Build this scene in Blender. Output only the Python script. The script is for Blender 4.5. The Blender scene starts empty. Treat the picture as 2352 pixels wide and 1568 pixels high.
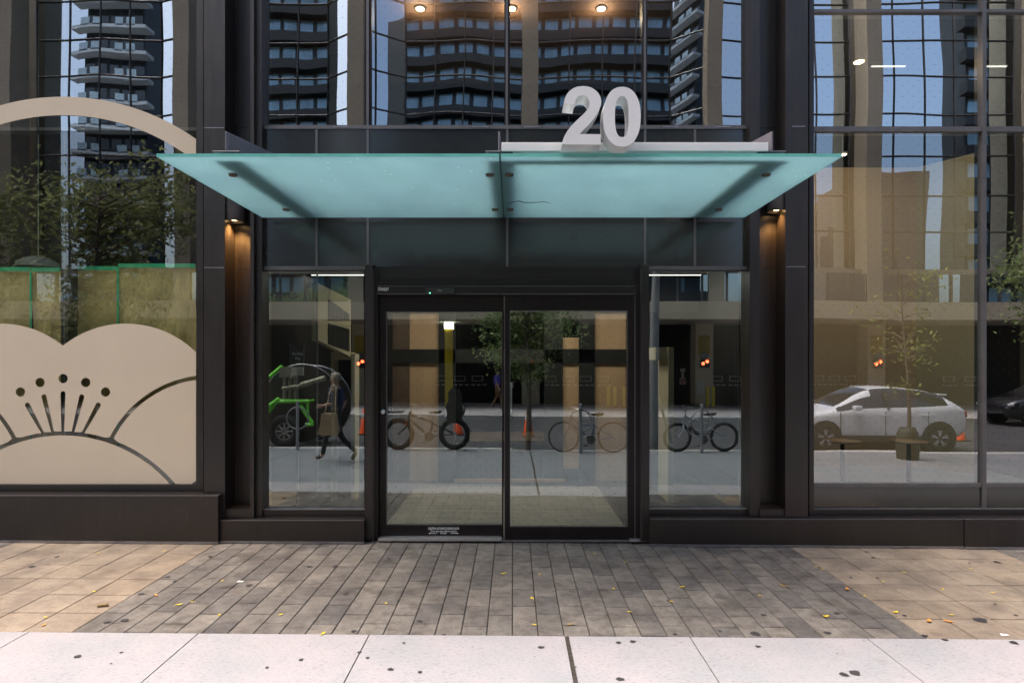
import bpy, bmesh, math, random
from mathutils import Vector, Matrix, Euler
random.seed(7)
PI = math.pi
R = math.radians
scene = bpy.context.scene
col = scene.collection
# ------------------------------------------------------------------ camera, sky, sun, exposure
CAMY = -6.94; CAMZ = 2.0; F = 1420.0; VX = 1178.0; VY = 831.0
cam_d = bpy.data.cameras.new('camera'); cam = bpy.data.objects.new('camera', cam_d); col.objects.link(cam)
cam.location = (0, CAMY, CAMZ); cam.rotation_euler = (R(90), 0, 0)
cam_d.sensor_width = 36.0; cam_d.lens = F / 2352.0 * 36.0
cam_d.shift_x = -0.00085; cam_d.shift_y = 0.020
cam_d.clip_start = 0.05; cam_d.clip_end = 2000
scene.camera = cam
SUN_EL, SUN_AZ = 66.0, 268.0
world = bpy.data.worlds.new("World"); scene.world = world; world.use_nodes = True
wn = world.node_tree; bg = wn.nodes['Background']
sky = wn.nodes.new('ShaderNodeTexSky'); sky.sky_type = 'NISHITA'; sky.sun_disc = False
sky.sun_elevation = R(SUN_EL); sky.sun_rotation = R(SUN_AZ); sky.air_density = 1.0; sky.dust_density = 6.5; sky.ozone_density = 1.0
wn.links.new(sky.outputs[0], bg.inputs[0]); bg.inputs[1].default_value = 0.15
sun_d = bpy.data.lights.new('sun', 'SUN'); sun_d.energy = 0.7; sun_d.angle = R(40); sun_d.color = (1.0, 0.97, 0.92)
sun = bpy.data.objects.new('sun', sun_d); col.objects.link(sun)
sun.rotation_euler = (0, -R(90 - SUN_EL), R(-4))      # broad soft light through cloud, high along the street
scene.view_settings.view_transform = 'Standard'; scene.view_settings.look = 'None'
scene.view_settings.exposure = 1.55; scene.view_settings.gamma = 1.0
cy = scene.cycles
cy.max_bounces = 10; cy.diffuse_bounces = 3; cy.glossy_bounces = 6; cy.transmission_bounces = 6; cy.transparent_max_bounces = 16
cy.caustics_reflective = False; cy.caustics_refractive = False; cy.sample_clamp_indirect = 6.0
cy.use_denoising = True
try: cy.denoiser = 'OPENIMAGEDENOISE'
except Exception: pass

# ------------------------------------------------------------------ helpers
def W(px, py, y=0.0):
    """point of the place whose pixel (2352 wide grid) is px,py, at depth y"""
    d = y - CAMY
    return ((px - VX) * d / F, CAMZ + (VY - py) * d / F)
def V(px, py, r):
    """same for something standing r metres in front of the facade (seen mirrored in the glass)"""
    d = r - CAMY
    return ((px - VX) * d / F, CAMZ + (VY - py) * d / F)
def gz(x): return -0.0075 * max(-12, min(12, x))
def origin(p):
    while p is not None and p.parent is not None: p = p.parent
    return Vector(p.location) if p is not None and not p.get('_local') else Vector((0, 0, 0))
def tag(o, label=None, cat=None, group=None, kind=None):
    if label: o['label'] = label
    if cat: o['category'] = cat
    if group: o['group'] = group
    if kind: o['kind'] = kind
    return o
def thing(name, label, cat, loc=(0, 0, 0), rz=0, group=None):
    o = bpy.data.objects.new(name, None); col.objects.link(o); o.location = loc; o.rotation_euler = (0, 0, rz)
    o.empty_display_size = 0.2
    return tag(o, label, cat, group)
class MB:
    def __init__(s): s.v = []; s.f = []; s.m = []; s.sm = []
    def add(s, vs, fs, mi=0, smooth=False):
        n = len(s.v); s.v += [tuple(v) for v in vs]
        for f in fs: s.f.append(tuple(i + n for i in f)); s.m.append(mi); s.sm.append(smooth)
        return s
    def box(s, x0, x1, y0, y1, z0, z1, mi=0, front=None):
        if x0 > x1: x0, x1 = x1, x0
        if y0 > y1: y0, y1 = y1, y0
        if z0 > z1: z0, z1 = z1, z0
        vs = [(x0,y0,z0),(x1,y0,z0),(x1,y1,z0),(x0,y1,z0),(x0,y0,z1),(x1,y0,z1),(x1,y1,z1),(x0,y1,z1)]
        fs = [(0,3,2,1),(4,5,6,7),(0,1,5,4),(2,3,7,6),(1,2,6,5),(3,0,4,7)]
        s.add(vs, fs, mi)
        if front is not None: s.m[-4] = front
        return s
    def tube(s, pts, r, n=8, mi=0, smooth=True, caps=True):
        pts = [Vector(p) for p in pts]; rs = r if isinstance(r, (list, tuple)) else [r] * len(pts)
        rings = []; up0 = None
        for i, p in enumerate(pts):
            d = (pts[min(i+1, len(pts)-1)] - pts[max(i-1, 0)])
            if d.length < 1e-9: d = Vector((0, 0, 1))
            d.normalize()
            a = Vector((0, 0, 1)) if abs(d.z) < 0.9 else Vector((0, 1, 0))
            if up0 is not None and abs(up0.dot(d)) < .95: a = up0
            u = d.cross(a); u.normalize(); w = u.cross(d); up0 = w
            rings.append([p + (u * math.cos(2*PI*k/n) + w * math.sin(2*PI*k/n)) * rs[i] for k in range(n)])
        vs = [v for rg in rings for v in rg]; fs = []
        for i in range(len(pts)-1):
            for k in range(n):
                a = i*n+k; b = i*n+(k+1) % n; fs.append((a, b, b+n, a+n))
        s.add(vs, fs, mi, smooth)
        if caps:
            s.add(rings[0], [tuple(range(n))[::-1]], mi); s.add(rings[-1], [tuple(range(n))], mi)
        return s
    def torus(s, c, R0, r, axis='y', n=36, k=8, mi=0, a0=0, a1=2*PI):
        full = abs(a1 - a0 - 2*PI) < 1e-6; N = n if full else n+1
        vs = []
        for i in range(N):
            a = a0 + (a1-a0)*i/n
            for j in range(k):
                b = 2*PI*j/k; q = R0 + r*math.cos(b); h = r*math.sin(b)
                if axis == 'y': vs.append((c[0]+q*math.cos(a), c[1]+h, c[2]+q*math.sin(a)))
                elif axis == 'z': vs.append((c[0]+q*math.cos(a), c[1]+q*math.sin(a), c[2]+h))
                else: vs.append((c[0]+h, c[1]+q*math.cos(a), c[2]+q*math.sin(a)))
        fs = []
        for i in range(n):
            i2 = (i+1) % N
            for j in range(k):
                j2 = (j+1) % k; fs.append((i*k+j, i2*k+j, i2*k+j2, i*k+j2))
        s.add(vs, fs, mi, True); return s
    def prism(s, pts, y0, y1, mi=0, side=None):
        """outline in x,z extruded along y"""
        n = len(pts)
        vs = [(p[0], y0, p[1]) for p in pts] + [(p[0], y1, p[1]) for p in pts]
        s.add(vs, [tuple(range(n)), tuple(range(2*n-1, n-1, -1))], mi)
        s.add(vs, [(i, i+n, (i+1) % n + n, (i+1) % n) for i in range(n)], mi if side is None else side)
        return s
    def lathe(s, c, prof, n=20, mi=0, smooth=True):
        vs = []; fs = []
        for (r, z) in prof:
            for k in range(n): vs.append((c[0]+r*math.cos(2*PI*k/n), c[1]+r*math.sin(2*PI*k/n), c[2]+z))
        for i in range(len(prof)-1):
            for k in range(n): a = i*n+k; b = i*n+(k+1) % n; fs.append((a, b, b+n, a+n))
        s.add(vs, fs, mi, smooth); return s
    def build(s, name, mat, parent=None, bevel=0, kind=None):
        o = None
        org = origin(parent)
        me = bpy.data.meshes.new(name)
        me.from_pydata([(v[0]-org.x, v[1]-org.y, v[2]-org.z) for v in s.v], [], s.f)
        for m in (mat if isinstance(mat, (list, tuple)) else [mat]): me.materials.append(m)
        for p, mi, sm in zip(me.polygons, s.m, s.sm): p.material_index = mi; p.use_smooth = sm
        me.validate()
        o = bpy.data.objects.new(name, me); col.objects.link(o)
        if parent is not None: o.parent = parent
        if bevel:
            b = o.modifiers.new('bevel', 'BEVEL'); b.width = bevel; b.segments = 2; b.limit_method = 'ANGLE'
        if kind: o['kind'] = kind
        return o
def fb(mb, x0, x1, y0, y1, yf, yb, mi=0, front=None):
    """box whose front face (depth yf) spans pixels x0..x1, y0..y1 and which runs back to depth yb"""
    a = W(x0, y1, yf); b = W(x1, y0, yf)
    return mb.box(a[0], b[0], yf, yb, a[1], b[1], mi, front)
def each(name, mat, parent, boxes, **kw):
    out = []
    for b in boxes:
        m = MB(); fb(m, *b); out.append(m.build(name, mat, parent, **kw))
    return out
def shape(contours, y0, thick, name, mat, parent=None, even=True):
    """flat plate with holes from closed outlines in x,z, standing at depth y0"""
    cu = bpy.data.curves.new('tmp', 'CURVE'); cu.dimensions = '2D'; cu.fill_mode = 'BOTH'; cu.extrude = thick/2
    for pts in contours:
        sp = cu.splines.new('POLY'); sp.points.add(len(pts)-1)
        for i, p in enumerate(pts): sp.points[i].co = (p[0], p[1], 0, 1)
        sp.use_cyclic_u = True
    t = bpy.data.objects.new('tmp', cu); col.objects.link(t)
    dg = bpy.context.evaluated_depsgraph_get(); me = bpy.data.meshes.new_from_object(t.evaluated_get(dg))
    bpy.data.objects.remove(t); org = origin(parent)
    me.transform(Matrix.Rotation(R(90), 4, 'X')); me.transform(Matrix.Translation((-org.x, y0-org.y, -org.z)))
    me.materials.clear(); me.materials.append(mat); me.name = name
    o = bpy.data.objects.new(name, me); col.objects.link(o)
    if parent is not None: o.parent = parent
    return o
def text(s, x, z, y, size, name, mat, parent=None, bold=0.0, align='LEFT', width=None, shear=0, thick=0.002):
    cu = bpy.data.curves.new('txt', 'FONT'); cu.body = s; cu.size = size; cu.offset = bold; cu.extrude = thick/2; cu.align_x = align; cu.shear = shear
    cu.resolution_u = 3
    t = bpy.data.objects.new('tmp', cu); col.objects.link(t)
    dg = bpy.context.evaluated_depsgraph_get(); me = bpy.data.meshes.new_from_object(t.evaluated_get(dg)); bpy.data.objects.remove(t)
    if width:
        xs = [v.co.x for v in me.vertices]; w = max(xs)-min(xs)
        me.transform(Matrix.Diagonal((width/w, 1, 1, 1)))
    org = origin(parent)
    me.transform(Matrix.Rotation(R(90), 4, 'X')); me.transform(Matrix.Translation((x-org.x, y-org.y, z-org.z)))
    me.materials.clear(); me.materials.append(mat)
    o = bpy.data.objects.new(name, me); col.objects.link(o)
    if parent is not None: o.parent = parent
    return o
def kids(o): return [c for c in bpy.data.objects if c.parent == o]
def copy_tree(o, parent=None):
    c = o.copy(); col.objects.link(c)
    if parent is not None: c.parent = parent
    for ch in list(o.children): copy_tree(ch, c)
    return c
# ------------------------------------------------------------------ materials
class N:
    def __init__(s, name):
        s.mat = bpy.data.materials.new(name); s.mat.use_nodes = True; s.t = s.mat.node_tree
        s.b = s.t.nodes['Principled BSDF']; s.out = s.t.nodes['Material Output']
    def n(s, typ, **kw):
        nd = s.t.nodes.new(typ)
        for k, v in kw.items(): setattr(nd, k, v)
        return nd
    def l(s, a, b): s.t.links.new(a, b)
    def noise(s, scale, detail=4, rough=.6, vec=None, stretch=None):
        tc = s.n('ShaderNodeTexCoord'); nz = s.n('ShaderNodeTexNoise'); nz.inputs['Scale'].default_value = scale
        nz.inputs['Detail'].default_value = detail; nz.inputs['Roughness'].default_value = rough
        src = tc.outputs['Object'] if vec is None else vec
        if stretch:
            mp = s.n('ShaderNodeMapping'); mp.inputs['Scale'].default_value = stretch; s.l(src, mp.inputs[0]); src = mp.outputs[0]
        s.l(src, nz.inputs['Vector']); return nz
    def ramp(s, src, stops):
        r = s.n('ShaderNodeValToRGB'); e = r.color_ramp.elements
        while len(e) < len(stops): e.new(0.5)
        for i, (p, c) in enumerate(stops): e[i].position = p; e[i].color = (*c, 1) if len(c) == 3 else c
        s.l(src, r.inputs[0]); return r
    def mix(s, fac, a, b, typ='MIX'):
        m = s.n('ShaderNodeMix', data_type='RGBA', blend_type=typ)
        for sock, v in ((m.inputs[0], fac), (m.inputs[6], a), (m.inputs[7], b)):
            if isinstance(v, (int, float)): sock.default_value = v
            elif isinstance(v, tuple): sock.default_value = (*v, 1)
            else: s.l(v, sock)
        return m.outputs[2]
    def bump(s, src, strength=.3, dist=.01):
        b = s.n('ShaderNodeBump'); b.inputs['Strength'].default_value = strength; b.inputs['Distance'].default_value = dist
        s.l(src, b.inputs['Height']); s.l(b.outputs[0], s.b.inputs['Normal']); return b
def plain(name, c, rough=.5, metal=0, var=.25, scale=6, bump=0, spec=.5, coat=0, stretch=None):
    m = N(name); nz = m.noise(scale, 5, .6, stretch=stretch)
    a = tuple(max(0, x*(1-var)) for x in c); b = tuple(min(1, x*(1+var)) for x in c)
    r = m.ramp(nz.outputs[0], [(.3, a), (.7, b)]); m.l(r.outputs[0], m.b.inputs['Base Color'])
    m.b.inputs['Roughness'].default_value = rough; m.b.inputs['Metallic'].default_value = metal
    m.b.inputs['Specular IOR Level'].default_value = spec; m.b.inputs['Coat Weight'].default_value = coat
    if bump:
        n2 = m.noise(scale*8, 4, .6); m.bump(n2.outputs[0], bump, .005)
    return m.mat
def emit(name, c, s):
    m = N(name); m.b.inputs['Base Color'].default_value = (*c, 1); m.b.inputs['Emission Color'].default_value = (*c, 1)
    m.b.inputs['Emission Strength'].default_value = s; return m.mat
def glass(name, refl=.2, tint=(.82, .86, .86), wave=.004, wscale=1.2, dots=0.0, tintr=(1, 1, 1), rough=0.0):
    m = N(name); m.t.nodes.remove(m.b)
    tc = m.n('ShaderNodeTexCoord'); geo = m.n('ShaderNodeNewGeometry')
    mp = m.n('ShaderNodeMapping'); mp.inputs['Scale'].default_value = (1, 1, .55); m.l(tc.outputs['Object'], mp.inputs[0])
    nz = m.n('ShaderNodeTexNoise'); nz.inputs['Scale'].default_value = wscale; nz.inputs['Detail'].default_value = 1.2; nz.inputs['Roughness'].default_value = .45
    m.l(mp.outputs[0], nz.inputs['Vector'])
    s1 = m.n('ShaderNodeVectorMath', operation='SUBTRACT'); s1.inputs[1].default_value = (.5, .5, .5); m.l(nz.outputs['Color'], s1.inputs[0])
    s2 = m.n('ShaderNodeVectorMath', operation='SCALE'); s2.inputs['Scale'].default_value = wave*2; m.l(s1.outputs[0], s2.inputs[0])
    s3 = m.n('ShaderNodeVectorMath', operation='ADD'); m.l(geo.outputs['Normal'], s3.inputs[0]); m.l(s2.outputs[0], s3.inputs[1])
    s4 = m.n('ShaderNodeVectorMath', operation='NORMALIZE'); m.l(s3.outputs[0], s4.inputs[0])
    gl = m.n('ShaderNodeBsdfGlossy'); gl.inputs['Roughness'].default_value = rough; gl.inputs['Color'].default_value = (*tintr, 1); m.l(s4.outputs[0], gl.inputs['Normal'])
    tr = m.n('ShaderNodeBsdfTransparent'); tr.inputs[0].default_value = (*tint, 1)
    dt = m.n('ShaderNodeVectorMath', operation='DOT_PRODUCT'); m.l(geo.outputs['Incoming'], dt.inputs[0]); m.l(geo.outputs['Normal'], dt.inputs[1])
    ab = m.n('ShaderNodeMath', operation='ABSOLUTE'); m.l(dt.outputs['Value'], ab.inputs[0])
    om = m.n('ShaderNodeMath', operation='SUBTRACT'); om.inputs[0].default_value = 1; m.l(ab.outputs[0], om.inputs[1])
    pw = m.n('ShaderNodeMath', operation='POWER'); m.l(om.outputs[0], pw.inputs[0]); pw.inputs[1].default_value = 5
    ad = m.n('ShaderNodeMath', operation='MULTIPLY_ADD', use_clamp=True); m.l(pw.outputs[0], ad.inputs[0]); ad.inputs[1].default_value = 1-refl; ad.inputs[2].default_value = refl
    mx = m.n('ShaderNodeMixShader'); m.l(ad.outputs[0], mx.inputs[0]); m.l(tr.outputs[0], mx.inputs[1]); m.l(gl.outputs[0], mx.inputs[2])
    last = mx.outputs[0]
    if dots:
        # staggered grid of small bird-safety dots printed on the pane
        sx = m.n('ShaderNodeSeparateXYZ'); m.l(tc.outputs['Object'], sx.inputs[0])
        P = dots
        def M(op, a, b=None):
            q = m.n('ShaderNodeMath', operation=op)
            for i, v in enumerate((a, b)):
                if v is None: continue
                if isinstance(v, (int, float)): q.inputs[i].default_value = v
                else: m.l(v, q.inputs[i])
            return q.outputs[0]
        def lat(ox):
            u = M('SUBTRACT', M('FRACT', M('ADD', M('DIVIDE', sx.outputs[0], P), 50+ox)), .5)
            w = M('SUBTRACT', M('FRACT', M('ADD', M('DIVIDE', sx.outputs[2], P), 50+ox)), .5)
            return M('SQRT', M('ADD', M('MULTIPLY', u, u), M('MULTIPLY', w, w)))
        d = M('MINIMUM', lat(0), lat(.5)); k = M('LESS_THAN', d, .0036/P)
        df = m.n('ShaderNodeBsdfDiffuse'); df.inputs[0].default_value = (.02, .02, .02, 1)
        m2 = m.n('ShaderNodeMixShader'); m.l(k, m2.inputs[0]); m.l(last, m2.inputs[1]); m.l(df.outputs[0], m2.inputs[2]); last = m2.outputs[0]
    m.l(last, m.out.inputs[0]); return m.mat
def clear(name, tint):
    m = N(name); m.t.nodes.remove(m.b); tr = m.n('ShaderNodeBsdfTransparent'); tr.inputs[0].default_value = (*tint, 1); m.l(tr.outputs[0], m.out.inputs[0]); return m.mat

def metal_panel(name, c, rough=.38, streak=.25, spec=.6):
    m = N(name); a = m.noise(3.5, 4, .6, stretch=(6, 6, .6)); b = m.noise(1.1, 4, .6); f = m.noise(160, 2, .5)
    base = m.ramp(a.outputs[0], [(.3, tuple(x*(1-streak) for x in c)), (.7, tuple(x*(1+streak) for x in c))])
    warm = m.ramp(b.outputs[0], [(.35, (.9, .92, 1.0)), (.65, (1.15, 1.0, .92))])
    c2 = m.mix(1.0, base.outputs[0], warm.outputs[0], 'MULTIPLY')
    sc_ = m.noise(2.2, 6, .8, stretch=(1.5, 1, .35)); sr = m.ramp(sc_.outputs[0], [(.60, (0, 0, 0)), (.74, (.35, .35, .35))])
    c2 = m.mix(sr.outputs[0], c2, (.075, .070, .068))
    fl = m.ramp(f.outputs[0], [(.0, (0, 0, 0)), (.745, (0, 0, 0)), (.77, (1, 1, 1))])
    c3 = m.mix(fl.outputs[0], c2, (.3, .3, .3)); m.l(c3, m.b.inputs['Base Color'])
    rr = m.n('ShaderNodeMapRange'); m.l(a.outputs[0], rr.inputs[0]); rr.inputs[3].default_value = rough-.1; rr.inputs[4].default_value = rough+.12
    m.l(rr.outputs[0], m.b.inputs['Roughness']); m.b.inputs['Specular IOR Level'].default_value = spec
    m.bump(b.outputs[0], .08, .01); return m.mat
M = {}
M['bronze'] = metal_panel('dark_bronze_metal', (.0155, .0125, .0115), .36)
M['bronze_soft'] = metal_panel('dark_grey_metal', (.030, .029, .032), .30, .15)
M['door_frame'] = metal_panel('door_frame_metal', (.011, .0085, .0085), .34, .2, .3)
M['header'] = metal_panel('header_metal', (.016, .0135, .0135), .36, .2, .4)
M['black'] = plain('black_gap', (.006, .006, .006), .7)
M['mullion'] = plain('mullion_grey', (.13, .125, .13), .4, .4, .15, 5)
M['edge'] = plain('flashing_metal', (.30, .29, .31), .35, .7, .3, 9, stretch=(1, 1, 6))
M['spandrel'] = glass('spandrel_glass', .10, (0, 0, 0), .0015, 1.0, rough=.12)
def spandrel():
    m = N('spandrel_glass'); b = m.noise(.9, 3, .6)
    r = m.ramp(b.outputs[0], [(.3, (.020, .020, .019)), (.7, (.028, .030, .028))]); m.l(r.outputs[0], m.b.inputs['Base Color'])
    m.b.inputs['Roughness'].default_value = .14; m.b.inputs['Specular IOR Level'].default_value = .8; return m.mat
M['spandrel'] = spandrel()
M['pane_up'] = glass('upper_window_glass', .36, (.78, .82, .80), .0062, .9, .12)
M['pane_side'] = glass('sidelight_glass', .25, (.88, .92, .92), .0010, .8, 0, (.86, .98, 1))
M['pane_door'] = glass('door_glass', .24, (.88, .92, .88), .0010, .8, .12, (.86, .98, 1))
M['pane_left'] = glass('left_shop_glass', .17, (.90, .94, .84), .003, .9, .12)
M['pane_right'] = glass('right_shop_glass', .30, (.86, .90, .88), .0030, .8, .12)
M['pane_right_up'] = glass('right_upper_glass', .50, (.80, .84, .82), .0055, .8, .12)
M['pane_left_up'] = glass('left_upper_glass', .38, (.84, .88, .80), .005, .9, .12)
M['pane_back'] = clear('glass_edge', (.93, .97, .96))
M['seal'] = plain('rubber_seal', (.008, .008, .008), .6)
M['alu'] = plain('brushed_aluminium', (.62, .62, .63), .35, .8, .15, 12, stretch=(1, 8, 8))
M['white'] = plain('white_lettering', (.8, .8, .8), .5, 0, .03)
M['black_box'] = plain('black_plastic', (.03, .033, .033), .35, 0, .1)
# ------------------------------------------------------------------ the ground
def paver_mat(name, a, b, dirt, rough=.8):
    m = N(name); geo = m.n('ShaderNodeNewGeometry')
    r = m.ramp(geo.outputs['Random Per Island'], [(0, a), (.35, tuple((x+y)/2*.97 for x, y in zip(a, b))), (1, b)])
    n1 = m.noise(2.3, 5, .65); n2 = m.noise(11, 5, .7); n3 = m.noise(70, 4, .7, stretch=(1, .5, 1))
    d = m.ramp(n1.outputs[0], [(.38, (.72, .70, .70)), (.62, (1.12, 1.1, 1.06))])
    c = m.mix(1.0, r.outputs[0], d.outputs[0], 'MULTIPLY')
    d2 = m.ramp(n2.outputs[0], [(.36, dirt), (.56, (1, 1, 1))])
    c = m.mix(.85, c, d2.outputs[0], 'MULTIPLY')
    n5 = m.noise(4.2, 3, .5); d5 = m.ramp(n5.outputs[0], [(.56, (1, 1, 1)), (.68, dirt)]); c = m.mix(.8, c, d5.outputs[0], 'MULTIPLY')
    d3 = m.ramp(n3.outputs[0], [(.3, (.82, .82, .82)), (.7, (1.12, 1.12, 1.12))])
    c = m.mix(.8, c, d3.outputs[0], 'MULTIPLY')
    m.l(c, m.b.inputs['Base Color']); m.b.inputs['Roughness'].default_value = rough; m.b.inputs['Specular IOR Level'].default_value = .3
    m.bump(n3.outputs[0], .35, .003); return m.mat
M['paver_dark'] = paver_mat('grey_pavers', (.135, .126, .122), (.225, .205, .184), (.66, .64, .62))
M['paver_tan'] = paver_mat('tan_slabs', (.275, .222, .170), (.318, .262, .206), (.86, .84, .82))
def concrete(name, c):
    m = N(name); n1 = m.noise(1.6, 5, .6); n2 = m.noise(75, 5, .75, stretch=(.5, 1.4, 1)); n3 = m.noise(9, 6, .7); n4 = m.noise(140, 2, .5)
    a = m.ramp(n1.outputs[0], [(.35, tuple(x*f for x, f in zip(c, (.88, .92, .94)))), (.65, tuple(x*f for x, f in zip(c, (1.07, 1.02, 1.04))))])
    d = m.ramp(n2.outputs[0], [(.30, (.45, .43, .43)), (.46, (1, 1, 1)), (.8, (1.08, 1.08, 1.08))]); cc = m.mix(.85, a.outputs[0], d.outputs[0], 'MULTIPLY')
    d2 = m.ramp(n3.outputs[0], [(.25, (.80, .76, .68)), (.40, (1, 1, 1))]); cc = m.mix(.8, cc, d2.outputs[0], 'MULTIPLY')
    d3 = m.ramp(n4.outputs[0], [(.20, (.35, .33, .33)), (.27, (1, 1, 1))]); cc = m.mix(.8, cc, d3.outputs[0], 'MULTIPLY')
    m.l(cc, m.b.inputs['Base Color']); m.b.inputs['Roughness'].default_value = .85; m.b.inputs['Specular IOR Level'].default_value = .25
    m.bump(n2.outputs[0], .3, .003); return m.mat
M['concrete'] = concrete('sidewalk_concrete', (.345, .332, .338))
M['concrete_dimmed'] = concrete('dimmed_sidewalk_concrete', (.215, .225, .235))  # same concrete, darkened in colour so its reflection in the panes comes out dimmer
M['concrete_far'] = concrete('far_sidewalk_concrete', (.42, .40, .39))
M['joint'] = plain('joint_dirt', (.045, .038, .032), .95, 0, .5, 40)
M['asphalt'] = plain('asphalt', (.055, .056, .06), .85, 0, .25, 3, .5)
M['gum'] = plain('gum_stain', (.035, .030, .034), .6, 0, .3, 30)
M['kerb'] = plain('kerb_concrete', (.42, .41, .40), .85, 0, .15, 8, .3)
EDGE = -2.42; KERB = -7.12; KERB2 = -7.38; FARK = -16.05
def sheet(name, x0, x1, y0, y1, z, mat):
    m = MB(); xs = [x0, -12, 12, x1]
    for a, b in zip(xs, xs[1:]):
        if b <= a: continue
        m.add([(a, y0, z+gz(a)), (b, y0, z+gz(b)), (b, y1, z+gz(b)), (a, y1, z+gz(a))], [(0, 1, 2, 3)])
    return m.build(name, mat, kind='structure')
sheet('ground', -300, 300, -300, 300, -.30, M['asphalt'])
sheet('bedding', -60, 60, KERB, .2, -.012, M['joint'])
sheet('road', -80, 80, FARK, KERB2, -.13, M['asphalt'])
m = MB()
for x in range(-60, 60, 3): m.box(x, x+2.985, KERB2, KERB, -.3+gz(x+1.5), .0+gz(x+1.5))
m.build('kerb', M['kerb'], kind='structure', bevel=.015)
m = MB()
for x in range(-60, 60, 3): m.box(x, x+2.985, FARK-.2, FARK, -.3+gz(x+1.5), .01+gz(x+1.5))
m.build('far_kerb', M['kerb'], kind='structure', bevel=.015)
m = MB()
for x in range(-60, 60, 2):
    for y in range(4): m.box(x, x+1.985, FARK-.2-1.7*y-1.69, FARK-.2-1.7*y, -.3+gz(x+1), .0+gz(x+1))
m.build('far_sidewalk', M['concrete_far'], kind='structure')
def slab(m, x0, x1, y0, y1, gap=.0035, j=.0015):
    dz = random.uniform(-j, j); g = gap
    a = (x0+g, x1-g, y0+g*1.7, y1-g*1.7); e = .005
    vs = [(a[0], a[2], -.03+gz(a[0])), (a[1], a[2], -.03+gz(a[1])), (a[1], a[3], -.03+gz(a[1])), (a[0], a[3], -.03+gz(a[0]))]
    vs += [(x, y, -.004+gz(x)+dz) for x, y in ((a[0], a[2]), (a[1], a[2]), (a[1], a[3]), (a[0], a[3]))]
    vs += [(x, y, gz(x)+dz) for x, y in ((a[0]+e, a[2]+e), (a[1]-e, a[2]+e), (a[1]-e, a[3]-e), (a[0]+e, a[3]-e))]
    fs = [(8, 9, 10, 11)]
    for b in (0, 4):
        for i in range(4): fs.append((b+i, b+(i+1) % 4, b+4+(i+1) % 4, b+4+i))
    m.add(vs, fs)
ROW = .377; Y0 = -2.238
dark = MB(); tan = MB()
def field(m, x0, x1, w, half, off=0.0):
    n = max(1, round((x1-x0)/w)); w = (x1-x0)/n
    for i in range(n):
        o = (ROW/2 if (half and i % 2 == 0) else 0) + off + (random.uniform(-.02, .02) if half else 0)
        y = Y0 + o - ROW*3
        while y < .12:
            a = max(y, EDGE); b = min(y+ROW, .12)
            if b-a > .02: slab(m, x0+i*w, x0+(i+1)*w, a, b)
            y += ROW
field(dark, -3.23, 3.035, .19, True)
field(tan, -5.41, -3.23, .3633, False, .17); field(tan, 3.035, 5.235, .3667, False, .18)
field(dark, -11.6, -5.41, .19, True); field(dark, 5.235, 11.5, .19, True)
dark.build('paver_paving', M['paver_dark'], kind='structure'); tan.build('slab_paving', M['paver_tan'], kind='structure')
m = MB(); mo = MB(); xs = [-3.54-1.25*k for k in range(8, 0, -1)] + [-3.54, -2.30, -1.05, .394, 1.294, 2.59, 3.86, 5.1, 6.4, 7.65, 8.9, 10.2, 11.4, 12.6]
for a, b in zip(xs, xs[1:]):
    ys = [EDGE, -3.16, -4.55, -5.9, KERB]
    for q, (c, d) in enumerate(zip(ys, ys[1:])):
        g = .0045; a2 = a+.016 if abs(a-.394) < .01 else a+g; b2 = b-.016 if abs(b-.394) < .01 else b-g
        x0, x1, y0, y1 = a2, b2, d+(.002), c-(.002 if c != EDGE else .001)
        (m if q == 0 else mo).add([(x0, y0, gz(x0)+.001), (x1, y0, gz(x1)+.001), (x1, y1, gz(x1)+.001), (x0, y1, gz(x0)+.001),
               (x0, y0, gz(x0)-.05), (x1, y0, gz(x1)-.05), (x1, y1, gz(x1)-.05), (x0, y1, gz(x0)-.05)],
              [(0, 1, 2, 3), (0, 4, 5, 1), (1, 5, 6, 2), (2, 6, 7, 3), (3, 7, 4, 0)])
m.build('sidewalk', M['concrete'], kind='structure'); mo.build('kerbside_sidewalk', M['concrete_dimmed'], kind='structure')
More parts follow.
